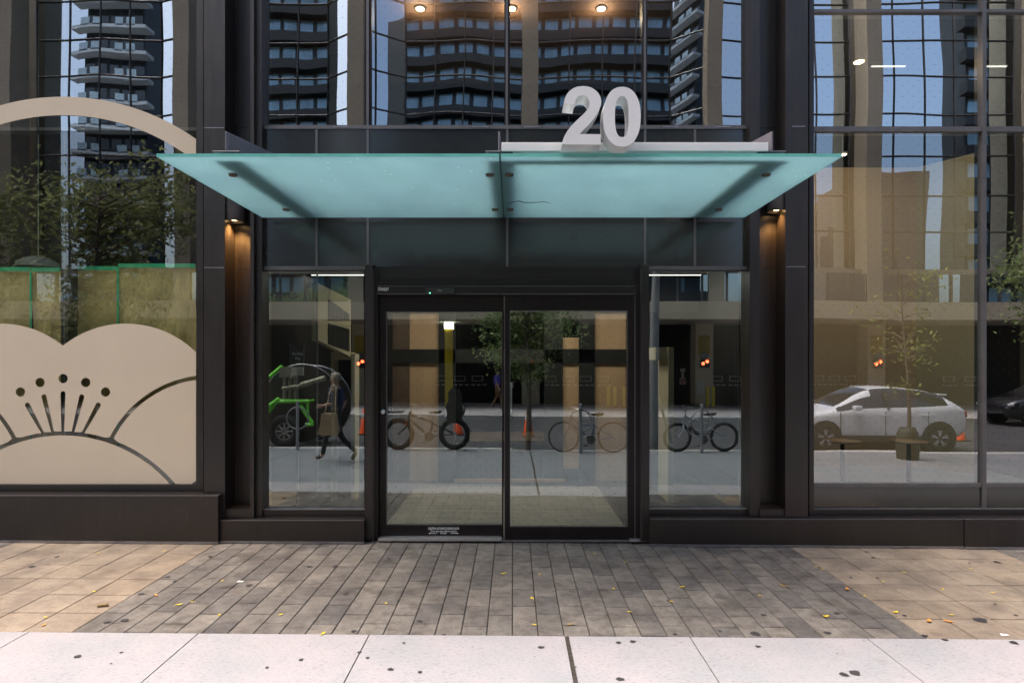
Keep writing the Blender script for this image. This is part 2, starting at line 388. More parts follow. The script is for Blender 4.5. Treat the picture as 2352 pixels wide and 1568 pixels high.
# gum spots trodden into the paving
m = MB()
def G(px, py):
    d = F*CAMZ/(py-VY); x = (px-VX)*d/F
    d = F*(CAMZ-gz(x))/(py-VY); return ((px-VX)*d/F, CAMY+d)
def Z1(x, y, ox): return ((ox+x/2.45)/1.6327, (1960+y/2.45)/1.6327)
gum = []
for ox, lst in ((0, [(293, 402, 28), (522, 312, 22), (985, 913, 28), (1147, 895, 38), (1297, 655, 28), (1610, 536, 20), (1540, 497, 22), (1930, 310, 22), (2288, 573, 28), (713, 1229, 34), (1113, 1191, 16), (1020, 1294, 10)]),
                (960, [(493, 403, 24), (727, 402, 27), (1218, 328, 20), (978, 332, 14), (828, 654, 26), (898, 995, 24), (1505, 903, 24), (1728, 1027, 18), (1800, 450, 18), (1135, 228, 14), (413, 1258, 24), (100, 1330, 18), (950, 1190, 20), (1024, 1241, 20), (1357, 1105, 18), (1236, 1347, 28), (1505, 1373, 24), (1300, 720, 10)]),
                (1920, [(267, 1144, 28), (980, 1101, 24), (1111, 1091, 26), (583, 1326, 12), (994, 1437, 34), (1910, 994, 20), (2235, 1021, 50), (1498, 1024, 24), (1435, 716, 18), (2261, 1137, 22), (2312, 847, 24), (727, 640, 12), (1555, 1098, 8), (1865, 1309, 6), (208, 1230, 6)]),
                (2880, [(697, 1395, 42), (797, 1378, 52), (548, 1012, 32), (630, 831, 26), (1950, 893, 60), (1463, 229, 20), (907, 266, 18), (968, 322, 20), (2087, 748, 16), (2277, 849, 20), (1627, 1075, 26), (2257, 1101, 38), (1440, 1037, 26), (1255, 851, 18), (760, 502, 16), (1007, 507, 14), (2105, 361, 30), (1850, 371, 14), (90, 798, 10), (952, 811, 10), (635, 1204, 10), (880, 1085, 8), (1180, 1128, 8)])):
    for (zx, zy, zr) in lst:
        x, y = G(*Z1(zx, zy, ox)); x2, _ = G(*Z1(zx+zr, zy, ox)); gum.append((x, y, abs(x2-x)))
for _ in range(60):
    gum.append((random.uniform(-9, 9), random.uniform(-6.9, -3.6), random.uniform(.01, .028)))
for (x, y, r) in gum:
    k = 14; ph = random.uniform(0, 6)
    ring = [(x + r*math.cos(2*PI*i/k)*(1+.18*math.sin(2*2*PI*i/k+ph)+.08*math.sin(5*2*PI*i/k)), y + r*.9*math.sin(2*PI*i/k)*(1+.18*math.sin(3*2*PI*i/k+ph))) for i in range(k)]
    m.add([(a, b, gz(a)+.0045) for a, b in ring], [tuple(range(k))])
m.build('pavement_gum_stains', M['gum'], kind='structure')

# ------------------------------------------------------------------ our building
bld = thing('office_tower_front', 'dark bronze and glass street front of a tower with a central glass entrance', 'building', (0, 0, 0))
BACK = .0
B = M['bronze']; BS = M['bronze_soft']
def pane(name, x0, x1, y0, y1, y, mat, parent, th=.012):
    a = W(x0, y1, y); b = W(x1, y0, y); m = MB().box(a[0], b[0], y, y+th, a[1], b[1], 1, front=0)
    return m.build(name, [mat, M['pane_back']], parent)
# pilasters either side of the entrance
for side, prof in (('l', [(468, 516.5, -.14, .2), (575, 583, -.12, .2), (583, 601.5, -.07, .2)]), ('r', [(1722, 1745, -.10, .2), (1804, 1856, -.14, .2)])):
    m = MB()
    for (a, b, yf, yb) in prof: fb(m, a, b, -140, 1196, yf, yb)
    if side == 'l':
        fb(m, 510, 580, -140, 1171, .107, .2); g = [(468, 514, 293.5, -.1415), (468, 514, 614.5, -.1415)]
        a = W(516.5, 1171, -.14); b = W(575, 1171, -.12); m.box(a[0], b[0], -.12, .2, a[1]-.12, a[1]+.003)
    else:
        fb(m, 1740, 1808, -140, 1169, .107, .2); g = [(1820, 1850, 290.5, -.1415), (1806, 1850, 612.5, -.1415)]
        a = W(1745, 1169, -.12); b = W(1804, 1169, -.12); m.box(a[0], b[0], -.12, .2, a[1]-.12, a[1]+.003)
    p = m.build('pilaster', B, bld)
    each('panel_joint', M['edge'], p, [(x0, x1, y-1, y+.8, yf, yf+.002) for (x0, x1, y, yf) in g])
    each('recess_joint', M['black'], p, [(*((540, 574) if side == 'l' else (1748, 1782)), y-.8, y+.8, .105, .108) for y in (293.5, 614.5)])
# vertical frames next to the shop windows
each('window_frame', B, bld, [(451, 466.5, -140, 1130, -.05, .16), (-360, 451, 1112.5, 1130, -.05, .16)])
each('shadow_gap', M['black'], bld, [(466.5, 468.5, -140, 1170, -.01, .1), (1856.5, 1859, -140, 1182, -.01, .1)])
each('window_frame', B, bld, [(1859, 1869.5, -140, 1185, -.05, .16), (1869.5, 2700, 1170, 1185, -.045, .16)])
each('spandrel_panel', M['spandrel'], bld, [(1869.5, 2700, 1118, 1170, -.005, .10)])
each('mullion', M['mullion'], bld, [(1869.5, 2700, 1110.5, 1118, -.02, .10), (2257.5, 2266, -140, 1168, -.03, .10), (1869.5, 2700, 290.5, 302, -.022, .12), (1869.5, 2700, 21.5, 28, -.024, .12), (1869.5, 2700, 1167.5, 1170, -.05, .0)])
each('mullion', M['mullion'], bld, [(-360, 451, 292.5, 299.5, .0125, .14)])
each('mullion', M['bronze_soft'], bld, [(140, 156, -140, 1113, .022, .18), (-168, -152, -140, 1113, .022, .18)])
each('mullion_cap', M['mullion'], bld, [(146, 150, -140, 1113, .0195, .03)])
# shop panes
pane('window_pane', -360, 450.8, 302, 1112.6, .0, M['pane_left'], bld)
pane('window_pane', -360, 450.8, -140, 301, .001, M['pane_left_up'], bld)
for (a, b) in ((1869.6, 2257.6), (2266, 2700)):
    for (c, d) in ((-140, 21.6), (28, 290.6), (302, 1110.6)):
        pane('window_pane', a, b, c, d, .01, M['pane_right'] if c > 300 else M['pane_right_up'], bld)
# entrance bay, upper windows and spandrels
for (a, b) in ((602, 838), (853, 1158.5), (1171.5, 1475.5), (1486.5, 1719)):
    pane('window_pane', a, b, -140, 289, .03, M['pane_up'], bld)
each('window_frame', M['door_frame'], bld, [(a, b, -140, 289, .012, .16) for (a, b) in ((838, 853), (1158.5, 1171.5), (1475.5, 1486.5))])
each('mullion', M['mullion'], bld, [(a, b, -140, 290, -.004, .02) for (a, b) in ((841.5, 847), (1161.5, 1166.5), (1479, 1484))])
each('mullion', M['mullion'], bld, [(601.6, 1721, 287.5, 296, -.008, .10), (602, 837.5, 611, 620, -.012, .10), (1491.5, 1719.5, 611, 620, -.012, .10)])
each('mullion', M['mullion'], bld, [(c-2.6, c+2.6, 296.2, 611, -.006, .05) for c in (727, 844.5, 1165, 1482, 1596.5)])
m = MB()
for x0, x1, y0 in ((772, 840, 289), (940, 1010, 289), (1690, 1760, 289)): pass
for c in (1235, 1800): pass
sp = [602, 724.4, 729.6, 841.9, 847.1, 1162.4, 1167.6, 1479.4, 1484.6, 1593.9, 1599.1, 1720]
each('spandrel_panel', M['spandrel'], bld, [(a, b, 296.2, 612, .004, .05) for a, b in zip(sp[::2], sp[1::2])])
each('window_latch', M['edge'], bld, [(a, b, 290.3, 292.6, -.0105, -.004) for a, b in ((764, 802), (1085, 1122), (1202, 1241), (1522, 1559), (1643, 1679))])
# sidelights
pane('window_pane', 603, 836.5, 620, 1168.5, .03, M['pane_side'], bld); pane('window_pane', 1492, 1718, 620, 1167, .03, M['pane_side'], bld)
each('window_frame', B, bld, [(601, 604, 620, 1172, -.03, .1), (601, 838, 1170.5, 1192, -.04, .16), (1718, 1722, 620, 1170, -.03, .1), (1491, 1722, 1169, 1188, -.04, .16), (604, 838, 620, 622, .005, .03), (1492, 1718, 620, 622, .005, .03)])
each('flashing', M['edge'], bld, [(602, 837.5, 1168.6, 1170.4, -.035, .02), (1492, 1720, 1167.2, 1169, -.035, .02)])
m = MB(); a = W(755, 1170, .03); 
each('glass_joint', M['mullion'], bld, [(px-1.6, px+1.6, 622, 1168, .30, .32) for px in (728, 1698)])
# posts each side of the doors
each('door_post', M['bronze'], bld, [(838.5, 855, 607.5, 1241, -.11, .16), (1474.5, 1491, 607.5, 1241, -.11, .16)])
each('post_edge', M['mullion'], bld, [(855, 858, 618, 1241, -.09, .0), (1471.8, 1474.5, 618, 1241, -.09, .0), (838.5, 856, 606.3, 607.6, -.112, .0), (1474, 1491, 606.3, 607.6, -.112, .0)])
each('door_jamb', M['door_frame'], bld, [(858, 868.5, 620, 1241, -.075, .16), (1459.5, 1471.8, 620, 1241, -.075, .16)])
# door operator header, stepped profile
m = MB()
fb(m, 848, 1481, 612, 622, .0, .16); fb(m, 858, 1472, 622, 637, -.045, .16); fb(m, 866, 1462, 637, 641, -.065, .16); fb(m, 866, 1462, 641, 655, -.055, .16)
fb(m, 866, 1462, 655, 657.5, -.080, .16); fb(m, 866, 1462, 657.5, 671, -.095, .16); fb(m, 866, 1462, 671, 674, -.105, .16)
hd = m.build('door_header', M['header'], bld)
each('header_edge', M['mullion'], hd, [(867, 1461, 674, 675.8, -.110, -.09), (867, 1461, 656, 657.2, -.097, -.08)])
a = W(868.5, 667.5, -.097); text('STANLEY', a[0], a[1], -.097, .048, 'lettering', M['white'], hd, bold=.0012, width=.118)
m = MB(); x0, z0 = W(977, 673.5, -.16); x1, z1 = W(1043.5, 661, -.16)
m.prism([(x0+.006, z0), (x1-.006, z0), (x1, z0+.012), (x1, z1-.012), (x1-.014, z1), (x0+.014, z1), (x0, z1-.012), (x0, z0+.012)], -.16, -.09)
sens = m.build('door_sensor', M['black_box'], bld)
m = MB(); m.box(x0+.01, x1-.01, -.162, -.158, z0+.008, z0+.011); m.box(x0+.012, x1-.012, -.1612, -.158, z1-.005, z1-.002); m.build('sensor_trim', M['mullion'], sens)
m = MB(); m.box(x0+.045, x0+.055, -.164, -.160, z0-.001, z0+.007); m.build('indicator_light', emit('green_led', (.1, .9, .4), 3), sens)
text('STANLEY', (x0+x1)/2-.025, z0+.024, -.162, .016, 'lettering', M['white'], sens, width=.05)
m = MB(); fb(m, 1440, 1450, 660, 662, -.11, -.1)
# the two sliding leaves
def leaf(x0, x1, gx0, gx1, ytop, gy0, gy1, ybot, yf, label):
    m = MB(); t = .045
    fb(m, x0, gx0, ytop, ybot, yf, yf+t); fb(m, gx1, x1, ytop, ybot, yf, yf+t)
    fb(m, gx0, gx1, ytop, gy0, yf+.0006, yf+t); fb(m, gx0, gx1, gy1, ybot, yf+.0006, yf+t)
    d = m.build('sliding_door', M['door_frame'], bld); d['label'] = label
    pane('glass', gx0, gx1, gy0, gy1, yf+.022, M['pane_door'], d)
    s = MB()
    fb(s, gx0, gx1, gy0-1.2, gy0, yf-.0010, yf+.02); fb(s, gx0, gx1, gy1, gy1+1.0, yf-.0010, yf+.02); fb(s, gx0-1.2, gx0, gy0, gy1, yf-.0012, yf+.02); fb(s, gx1, gx1+1.2, gy0, gy1, yf-.0012, yf+.02)
    s.build('glazing_bead', M['mullion'], d)
    return d
d1 = leaf(870, 1156.5, 888, 1152.5, 676.5, 716.5, 1204.5, 1236, -.012, 'left door leaf with the round lock and the caution sticker')
d2 = leaf(1158.5, 1459, 1172, 1440.5, 676.5, 714, 1208.5, 1240, -.072, 'right door leaf')
each('leaf_edge', M['mullion'], d2, [(1457.3, 1459.3, 680, 1240, -.074, -.07), (1158, 1160, 680, 1240, -.075, -.07)])
m = MB(); c = W(878.5, 945.5, -.03)
m2 = MB(); m2.lathe((0, 0, 0), [(0, .022), (.014, .022), (.026, .016), (.03, .0)], 20)
for v in m2.v: pass
m.add([(c[0]+v[0], -.012-v[2], c[1]+v[1]) for v in m2.v], m2.f, 0, True); m.build('lock', M['alu'], d1)
m = MB(); fb(m, 1172.5, 1176, 885, 945, .004, .05); fb(m, 1172, 1177.5, 878, 890, -.0, .045); m.build('pull_handle', M['alu'], d2)
cx, z = W(1019, 1214, -.014); wdt = W(1055, 0, -.014)[0]-W(984, 0, -.014)[0]
text('CAUTION: AUTOMATIC SLIDING DOOR', cx-wdt/2, z-.006, -.0145, .034, 'caution_sticker', M['white'], d1, bold=.0012, width=wdt, shear=.12)
text('Door may close without warning', cx-wdt*.42, z-.034, -.0145, .030, 'caution_sticker', M['white'], d1, bold=.0006, width=wdt*.84)
text('STANLEY', cx-wdt*.11, z-.054, -.0145, .020, 'caution_sticker', M['white'], d1, bold=.0008, width=wdt*.22)
m = MB(); zz = z-.048; 
for s in (-1, 1):
    a, b = cx+s*wdt*.22, cx+s*wdt*.5
    m.box(min(a, b-s*.02), max(a, b-s*.02), -.0148, -.013, zz-.003, zz+.003)
    m.add([(b-s*.026, -.0148, zz-.009), (b, -.0148, zz), (b-s*.026, -.0148, zz+.009)], [(0, 1, 2)])
m.box(cx-.06, cx+.10, -.0145, -.0135, z-.092, z-.089)
m.build('sticker_arrow', M['white'], d1)
each('threshold', M['alu'], bld, [(868, 1152, 1236.5, 1242, -.13, .10)])
each('threshold', M['edge'], bld, [(1152, 1490, 1240.4, 1244, -.10, .10)])
m = MB(); fb(m, 1448, 1470, 1239, 1243, -.13, -.05); m.build('floor_guide', M['alu'], bld)
# plinths with their metal drip edge; they follow the fall of the pavement
def plinth(x0, x1, ytop, yf):
    a = W(x0, ytop, yf); b = W(x1, ytop, yf); g0, g1 = gz(a[0]), gz(b[0]); zt = a[1]; h = .028
    m = MB(); X0, X1 = a[0], b[0]
    vs = [(X0, yf, g0+h), (X1, yf, g1+h), (X1, yf, zt), (X0, yf, zt), (X0, .15, g0+h), (X1, .15, g1+h), (X1, .15, zt), (X0, .15, zt)]
    m.add(vs, [(0, 1, 2, 3), (4, 7, 6, 5), (3, 2, 6, 7), (0, 3, 7, 4), (1, 5, 6, 2), (0, 4, 5, 1)])
    p = m.build('plinth', B, bld, bevel=.003)
    e = MB(); y2 = yf-.006
    vs = [(X0, y2, g0+.006), (X1, y2, g1+.006), (X1, y2, g1+h), (X0, y2, g0+h), (X0, yf+.02, g0+.006), (X1, yf+.02, g1+.006), (X1, yf+.02, g1+h), (X0, yf+.02, g0+h)]
    e.add(vs, [(0, 1, 2, 3), (4, 7, 6, 5), (3, 2, 6, 7), (0, 3, 7, 4), (1, 5, 6, 2), (0, 4, 5, 1)])
    e.build('drip_edge', M['edge'], p)
    t = MB(); t.box(X0, X1, yf-.002, yf+.012, zt-.006, zt+.002); t.build('top_edge', M['mullion'], p)
plinth(-360, 501, 1137.5, -.24); plinth(503.5, 836, 1194.5, -.20); plinth(1492.5, 2214, 1191.5, -.20); plinth(2216.5, 2700, 1191.5, -.215)
each('plinth_cap', M['door_frame'], bld, [(468, 575, 1172, 1196, -.10, .15), (1745, 1856, 1170, 1192, -.10, .15)])
# walls, roof and floor slabs of the block so that it holds together from the side
m = MB(); m.box(-12, -11.2, .2, 9, 0, 9.5); m.box(11.6, 12.4, .2, 9, 0, 9.5); m.box(-12, 12.4, 8.99, 9.4, -.2, 9.5); m.box(-12, 12.4, .0, 9.4, 9.5, 9.8)
m.box(-12, 12.4, -.12, .2, 6.78, 9.5)
m.build('wall', M['bronze_soft'], bld)
for a, b in ((-12, -7.5), (10.3, 12.4)): MB().box(a, b, -.12, .2, -.3, 6.77).build('wall', M['bronze_soft'], bld)
# ------------------------------------------------------------------ canopy
def frosted():
    m = N('frosted_glass'); m.t.nodes.remove(m.b)
    n1 = m.noise(1.2, 3, .5); n2 = m.n('ShaderNodeTexVoronoi'); n2.inputs['Scale'].default_value = 9; tcv = m.n('ShaderNodeTexCoord'); mpv = m.n('ShaderNodeMapping'); mpv.inputs['Scale'].default_value = (1, .7, 1); m.l(tcv.outputs['Object'], mpv.inputs[0]); m.l(mpv.outputs[0], n2.inputs['Vector'])
    c = m.ramp(n1.outputs[0], [(.3, (.44, .60, .65)), (.7, (.49, .68, .71))])
    sp = m.ramp(n2.outputs[0], [(.05, (1, 1, 1)), (.085, (0, 0, 0))])
    st_ = m.noise(3.0, 5, .7, stretch=(1, .35, 1)); sr = m.ramp(st_.outputs[0], [(.32, (.80, .82, .80)), (.55, (1, 1, 1))]); cst = m.mix(.3, c.outputs[0], sr.outputs[0], 'MULTIPLY')
    c2 = m.mix(sp.outputs[0], cst, (1, 1, .97))
    tr = m.n('ShaderNodeBsdfTranslucent'); m.l(c2, tr.inputs[0])
    df = m.n('ShaderNodeBsdfDiffuse'); df.inputs[0].default_value = (.22, .42, .42, 1)
    gl = m.n('ShaderNodeBsdfGlossy'); gl.inputs['Roughness'].default_value = .25; gl.inputs[0].default_value = (.8, .95, .95, 1)
    a = m.n('ShaderNodeMixShader'); a.inputs[0].default_value = .35; m.l(tr.outputs[0], a.inputs[1]); m.l(df.outputs[0], a.inputs[2])
    b = m.n('ShaderNodeMixShader'); b.inputs[0].default_value = .06; m.l(a.outputs[0], b.inputs[1]); m.l(gl.outputs[0], b.inputs[2])
    m.l(b.outputs[0], m.out.inputs[0]); return m.mat
M['frost'] = frosted(); M['edge_glass'] = plain('polished_glass_edge', (.16, .52, .46), .2, 0, .15, 4)
M['steel'] = metal_panel('canopy_steel', (.13, .13, .155), .4, .15)
M['bolt'] = plain('bolt_cap', (.11, .10, .08), .35, .6, .2, 20)
can = thing('glass_canopy', 'pale green frosted glass canopy on steel brackets over the entrance doors', 'canopy', (0, -.15, 3.583))
ZG = 3.583; YF = CAMY+F*(ZG-CAMZ)/471.0; YB = -.15
for (a, b, name) in ((-2.752, -.106, 'left'), (-.094, 2.543, 'right')):
    m = MB().box(a, b, YF, YB, ZG, ZG+.024, 0, front=1); m.m[-2] = 1; m.m[-1] = 1
    m.build('glass_panel', [M['frost'], M['edge_glass']], can)
for i, xb in enumerate((-2.262, -.108, 2.045)):
    z0 = ZG+.068; yf = YF+.10; yb = -.02
    m = MB(); m.box(xb-.108, xb+.108, yf, yb, z0, z0+.014)
    h0, h1 = .165, .48
    wp = [(yf, z0+.014), (yb, z0+.014), (yb, z0+h1), (yf, z0+h0)]
    m.add([(xb-.007, y, z) for y, z in wp]+[(xb+.007, y, z) for y, z in wp], [(0, 1, 2, 3), (7, 6, 5, 4), (0, 4, 5, 1), (1, 5, 6, 2), (2, 6, 7, 3), (3, 7, 4, 0)])
    m.box(xb-.12, xb+.12, -.034, -.008, z0-.02, z0+h1+.03)
    br = m.build('bracket', M['steel'], can, bevel=.004)
def bolt(x, y):
    m = MB(); m.lathe((x, y, ZG), [(0, -.018), (.030, -.018), (.036, -.012), (.036, .0)], 20); b = m.build('bolt', M['bolt'], can)
    m = MB(); m.lathe((x, y, ZG), [(.016, .024), (.016, .068), (0, .068)], 12); m.build('standoff', M['steel'], b)
for px in (535, 1125, 1170, 1760):
    bolt((px-VX)*5.215/F, -1.725)
for px in (657, 1137, 1172, 1651): bolt((px-VX)*6.404/F, -.536)
m = MB(); tw = [(1165, 467), (1180, 463), (1192, 461), (1205, 465), (1230, 465), (1250, 463), (1266, 467)]
pts = []
for px, py in tw:
    d = F*(ZG-CAMZ)/(VY-py); pts.append(((px-VX)*d/F, CAMY+d, ZG-.002))
m.tube(pts, [.002, .004, .005, .004, .003, .003, .001], 6); tag(m.build('twig', M['joint'], None), 'thin dark crooked twig stuck to the underside of the green canopy', 'twig')
# ------------------------------------------------------------------ address sign
M['sign'] = plain('satin_white_metal', (.80, .80, .81), .42, .1, .04, 3)
M['sign_side'] = M['sign']
sg = thing('address_sign', 'large white number 20 standing on a white rail above the canopy', 'sign', (.9, YF+.10, 3.62))
dR = 4.86
def at(px, py, d): return ((px-VX)*d/F, CAMZ+(VY-py)*d/F)
xa, zt = at(1152, 327, dR); xb_, zb = at(1765, 347, dR)
m = MB(); m.box(xa, xb_, CAMY+dR, CAMY+dR+.10, zb, zt); m.build('rail', M['sign'], sg, bevel=.003)
D2 = 4.62
def dig(zx, zy): return at((2080+zx/5.228)/1.6327, (300+zy/5.228)/1.6327, D2)
two = [(148,1265),(905,1268),(905,1066),(490,1062),(545,1000),(620,925),(700,840),(770,755),(830,665),(880,570),(908,490),(915,420),(900,340),(865,270),(810,210),(730,155),(640,128),(550,122),(450,132),(370,162),(300,210),(245,270),(205,350),(187,415),(180,462),(392,484),(400,430),(417,378),(448,332),(490,307),(550,300),(610,312),(655,348),(683,395),(692,450),(682,510),(655,562),(590,645),(500,730),(400,825),(310,918),(240,1015),(190,1105),(162,1180)]
def ring(cx, cy, rx, ry, e, n=56):
    o = []
    for i in range(n):
        a = 2*PI*i/n; c, s = math.cos(a), math.sin(a)
        o.append((cx+rx*math.copysign(abs(c)**(2/e), c), cy+ry*math.copysign(abs(s)**(2/e), s)))
    return o
TH = .175
o = shape([[dig(*p) for p in two]], CAMY+D2+TH/2, TH, 'digit', M['sign'], sg); o['label'] = 'white number 2'
o = shape([[dig(*p) for p in ring(1322, 721, 367, 586, 2.25)], [dig(*p) for p in ring(1322, 720, 140, 402, 2.5)]], CAMY+D2+TH/2+.0007, TH, 'digit', M['sign'], sg); o['label'] = 'white number 0'
# ------------------------------------------------------------------ wall lamps in the recesses
M['lamp_body'] = plain('lamp_housing', (.075, .072, .082), .4, .2, .1, 4)
M['lamp_in'] = plain('lamp_reflector', (.22, .14, .07), .4, .3, .1, 4)
def wall_lamp(px, py, label, power, xo=0):
    d = -CAMY-.03; x = (px-VX)*d/F; z = CAMZ+(VY-py)*d/F
    t = thing('wall_lamp', label, 'wall lamp', (x, -.03, z), 0, 'cylinder lamps in the pilaster recesses')
    m = MB(); m.lathe((x, -.03, z), [(.088, .03), (.088, .03), (.095, -.0), (.103, 0), (.103, .52), (0, .52)], 28)
    m.box(x-.05, x+.05, .06, .107, z+.15, z+.35); m.build('housing', M['lamp_body'], t)
    m = MB(); m.lathe((x, -.03, z), [(.0, .045), (.098, .045), (.098, .002)], 24); m.build('reflector', M['lamp_in'], t)
    m = MB(); m.lathe((x, -.03, z), [(.0, .02), (.03, .02), (.03, .044)], 16); m.build('bulb', emit('lamp_bulb', (1, .62, .25), 5), t)
    l = bpy.data.lights.new('lamp_light', 'SPOT'); l.energy = power; l.color = (1, .52, .16); l.spot_size = R(100); l.spot_blend = .25; l.shadow_soft_size = .05
    lo = bpy.data.objects.new('lamp_light', l); col.objects.link(lo); lo.parent = t; lo.location = (0, 0, .0)
wall_lamp(538.5, 510, 'grey cylinder lamp glowing amber in the recess left of the entrance', 32)
wall_lamp(1783, 487, 'grey cylinder lamp with its bulb showing in the recess right of the entrance', 14)
# ------------------------------------------------------------------ flower decal
M['vinyl'] = plain('beige_vinyl', (.66, .56, .43), .28, 0, .035, 1.2)
CX = 144.5
def arc(cx, cy, r, x0, x1, up=True, n=40):
    o = []
    a0 = math.acos(max(-1, min(1, (x0-cx)/r))); a1 = math.acos(max(-1, min(1, (x1-cx)/r)))
    for i in range(n+1):
        a = a0+(a1-a0)*i/n; o.append((cx+r*math.cos(a), cy-r*math.sin(a)))
    return o
def fit(p, q, s):
    ax, ay = p; bx, by = q; cx, cy = s
    d = 2*(ax*(by-cy)+bx*(cy-ay)+cx*(ay-by))
    ux = ((ax*ax+ay*ay)*(by-cy)+(bx*bx+by*by)*(cy-ay)+(cx*cx+cy*cy)*(ay-by))/d
    uy = ((ax*ax+ay*ay)*(cx-bx)+(bx*bx+by*by)*(ax-cx)+(cx*cx+cy*cy)*(bx-ax))/d
    return ux, uy, math.hypot(ax-ux, ay-uy)
RX = 450.3; LX = 2*CX-RX; mir = lambda pts: [(2*CX-x, y) for x, y in pts]
sc = fit((252, 1004), (358, 893), (451, 862.6))
def side_arc(r, xs, xe, n=30):
    a0 = math.atan2(sc[1]-xs[1], xs[0]-sc[0]); a1 = math.acos(max(-1, min(1, (xe-sc[0])/r)))
    return [(sc[0]+r*math.cos(a0+(a1-a0)*i/n), sc[1]-r*math.sin(a0+(a1-a0)*i/n)) for i in range(n+1)]
outer = side_arc(sc[2], (252, 1004), RX); inner = side_arc(sc[2]-9.5, (264, 1008), RX)
lobe = arc(289, 974, 231, 144.8, RX)                      # cusp -> right edge
BA = (CX, 1327.0); RO, RI = 337.0, 327.5
def bot(x, r=RO): return BA[1]-math.sqrt(r*r-(x-BA[0])**2)
stam = [(191, 225.8, 929.8), (168, 187.9, 911), (144.5, 144.7, 903.6)]
low = [(x, bot(x)) for x in (245, 232, 218, 205)]
half = []                                                  # right half of the lower edge, from the side arc to the axis
def notch(bx, tx, ty, r=5.9, hb=3.2):
    yb = bot(bx); dx, dy = tx-bx, ty-yb; L = math.hypot(dx, dy); nx, ny = -dy/L, dx/L
    o = [(bx+nx*hb*(1), yb+ny*hb)]
    a0 = math.atan2(ny, nx)
    for i in range(13):
        a = a0 - PI*i/12
        o.append((tx+r*math.cos(a), ty+r*math.sin(a)))
    o.append((bx-nx*hb, yb-ny*hb)); return o
lower = [(outer[0][0], outer[0][1])] + [(x, bot(x)) for x in (240, 225, 210, 200)]
allst = stam + [(2*CX-b, 2*CX-t, y) for (b, t, y) in stam[1::-1]]
for k, (b, t, y) in enumerate(allst):
    nt = notch(b, t, y)
    if nt[0][0] < nt[-1][0]: nt = nt[::-1]
    lower += nt
    if k < 4: lower.append(((allst[k][0]+allst[k+1][0])/2, bot((allst[k][0]+allst[k+1][0])/2)))
lower += [(x, bot(x)) for x in (89, 79, 64, 49)]
main = lobe + outer[::-1][:-1] + lower + mir(outer) + mir(lobe)[::-1][:-1]
circ = lambda cx, cy, r: [(cx+r*math.cos(2*PI*i/28), cy+r*math.sin(2*PI*i/28)) for i in range(28)]
dots = [(145, 869), (197.0, 878), (92, 878), (242.5, 899.8), (47, 899.8)]
YV = -.006
toW = lambda pts: [W(x, y, YV) for x, y in pts]
petal = inner + [(RX, 1102), (439, 1112), (BA[0]+math.sqrt(RO*RO-(BA[1]-1112)**2), 1112)]
bx_ = petal[-1][0]
petal += [(bx_+(264-bx_)*i/20, bot(bx_+(264-bx_)*i/20)) for i in range(1, 20)]
hw = math.sqrt(RI*RI-(BA[1]-1112)**2)
dome = [(CX-hw+2*hw*i/50, BA[1]-math.sqrt(max(0, RI*RI-(CX-hw+2*hw*i/50-CX)**2))) for i in range(51)]
ringo = arc(CX, 753.5, 531, LX, RX); ringi = arc(CX, 753.5, 488.5, LX, RX)
fl = thing('flower_decal', 'large beige cut-out flower decal stuck on the left shop window', 'window decal', (W(CX, 1112, YV)[0], YV, W(CX, 1112, YV)[1]))
shape([toW(main)]+[toW(circ(a, b, 10.7)) for a, b in dots], YV, .002, 'petal_field', M['vinyl'], fl)
shape([toW(petal)], YV, .002, 'side_petal', M['vinyl'], fl); shape([toW(mir(petal))], YV, .002, 'side_petal', M['vinyl'], fl)
shape([toW(dome)], YV, .002, 'flower_centre', M['vinyl'], fl); shape([toW(ringo+ringi[::-1])], YV, .002, 'outline_ring', M['vinyl'], fl)
# ------------------------------------------------------------------ interior of our building (seen through the panes)
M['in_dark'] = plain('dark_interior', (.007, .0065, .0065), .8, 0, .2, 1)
M['in_floor'] = plain('lobby_floor', (.05, .054, .056), .35, 0, .1, 1)
M['shop_floor'] = plain('shop_floor', (.34, .38, .40), .4, 0, .1, 1)
M['mat'] = plain('ribbed_entrance_mat', (.30, .27, .19), .8, 0, .2, 2)
def ribbed():
    m = N('ribbed_entrance_mat'); tc = m.n('ShaderNodeTexCoord'); w = m.n('ShaderNodeTexWave', bands_direction='Y'); w.inputs['Scale'].default_value = 9
    w.inputs['Distortion'].default_value = .6; m.l(tc.outputs['Object'], w.inputs[0]); nz = m.noise(3, 3, .6, stretch=(.3, 4, 1))
    r = m.ramp(w.outputs[0], [(.15, (.20, .19, .17)), (.6, (.36, .34, .31))]); r2 = m.ramp(nz.outputs[0], [(.3, (.75, .75, .75)), (.7, (1.15, 1.1, 1.0))])
    m.l(m.mix(1.0, r.outputs[0], r2.outputs[0], 'MULTIPLY'), m.b.inputs['Base Color']); m.b.inputs['Roughness'].default_value = .85; return m.mat
M['mat'] = ribbed()
M['tan_wall'] = plain('tan_plaster', (.55, .40, .25), .75, 0, .05, .8)
M['olive_wall'] = plain('olive_plaster', (.50, .44, .29), .75, 0, .05, .8)
M['wood_tan'] = plain('tan_wood_panel', (.52, .34, .20), .6, 0, .08, 2, stretch=(3, 3, .5))
M['brown_ceil'] = plain('brown_ceiling', (.22, .135, .10), .7, 0, .15, .6)
M['warm'] = emit('warm_lamp', (1, .66, .36), 9)
def st(mb, name, mat): return mb.build(name, mat, bld)
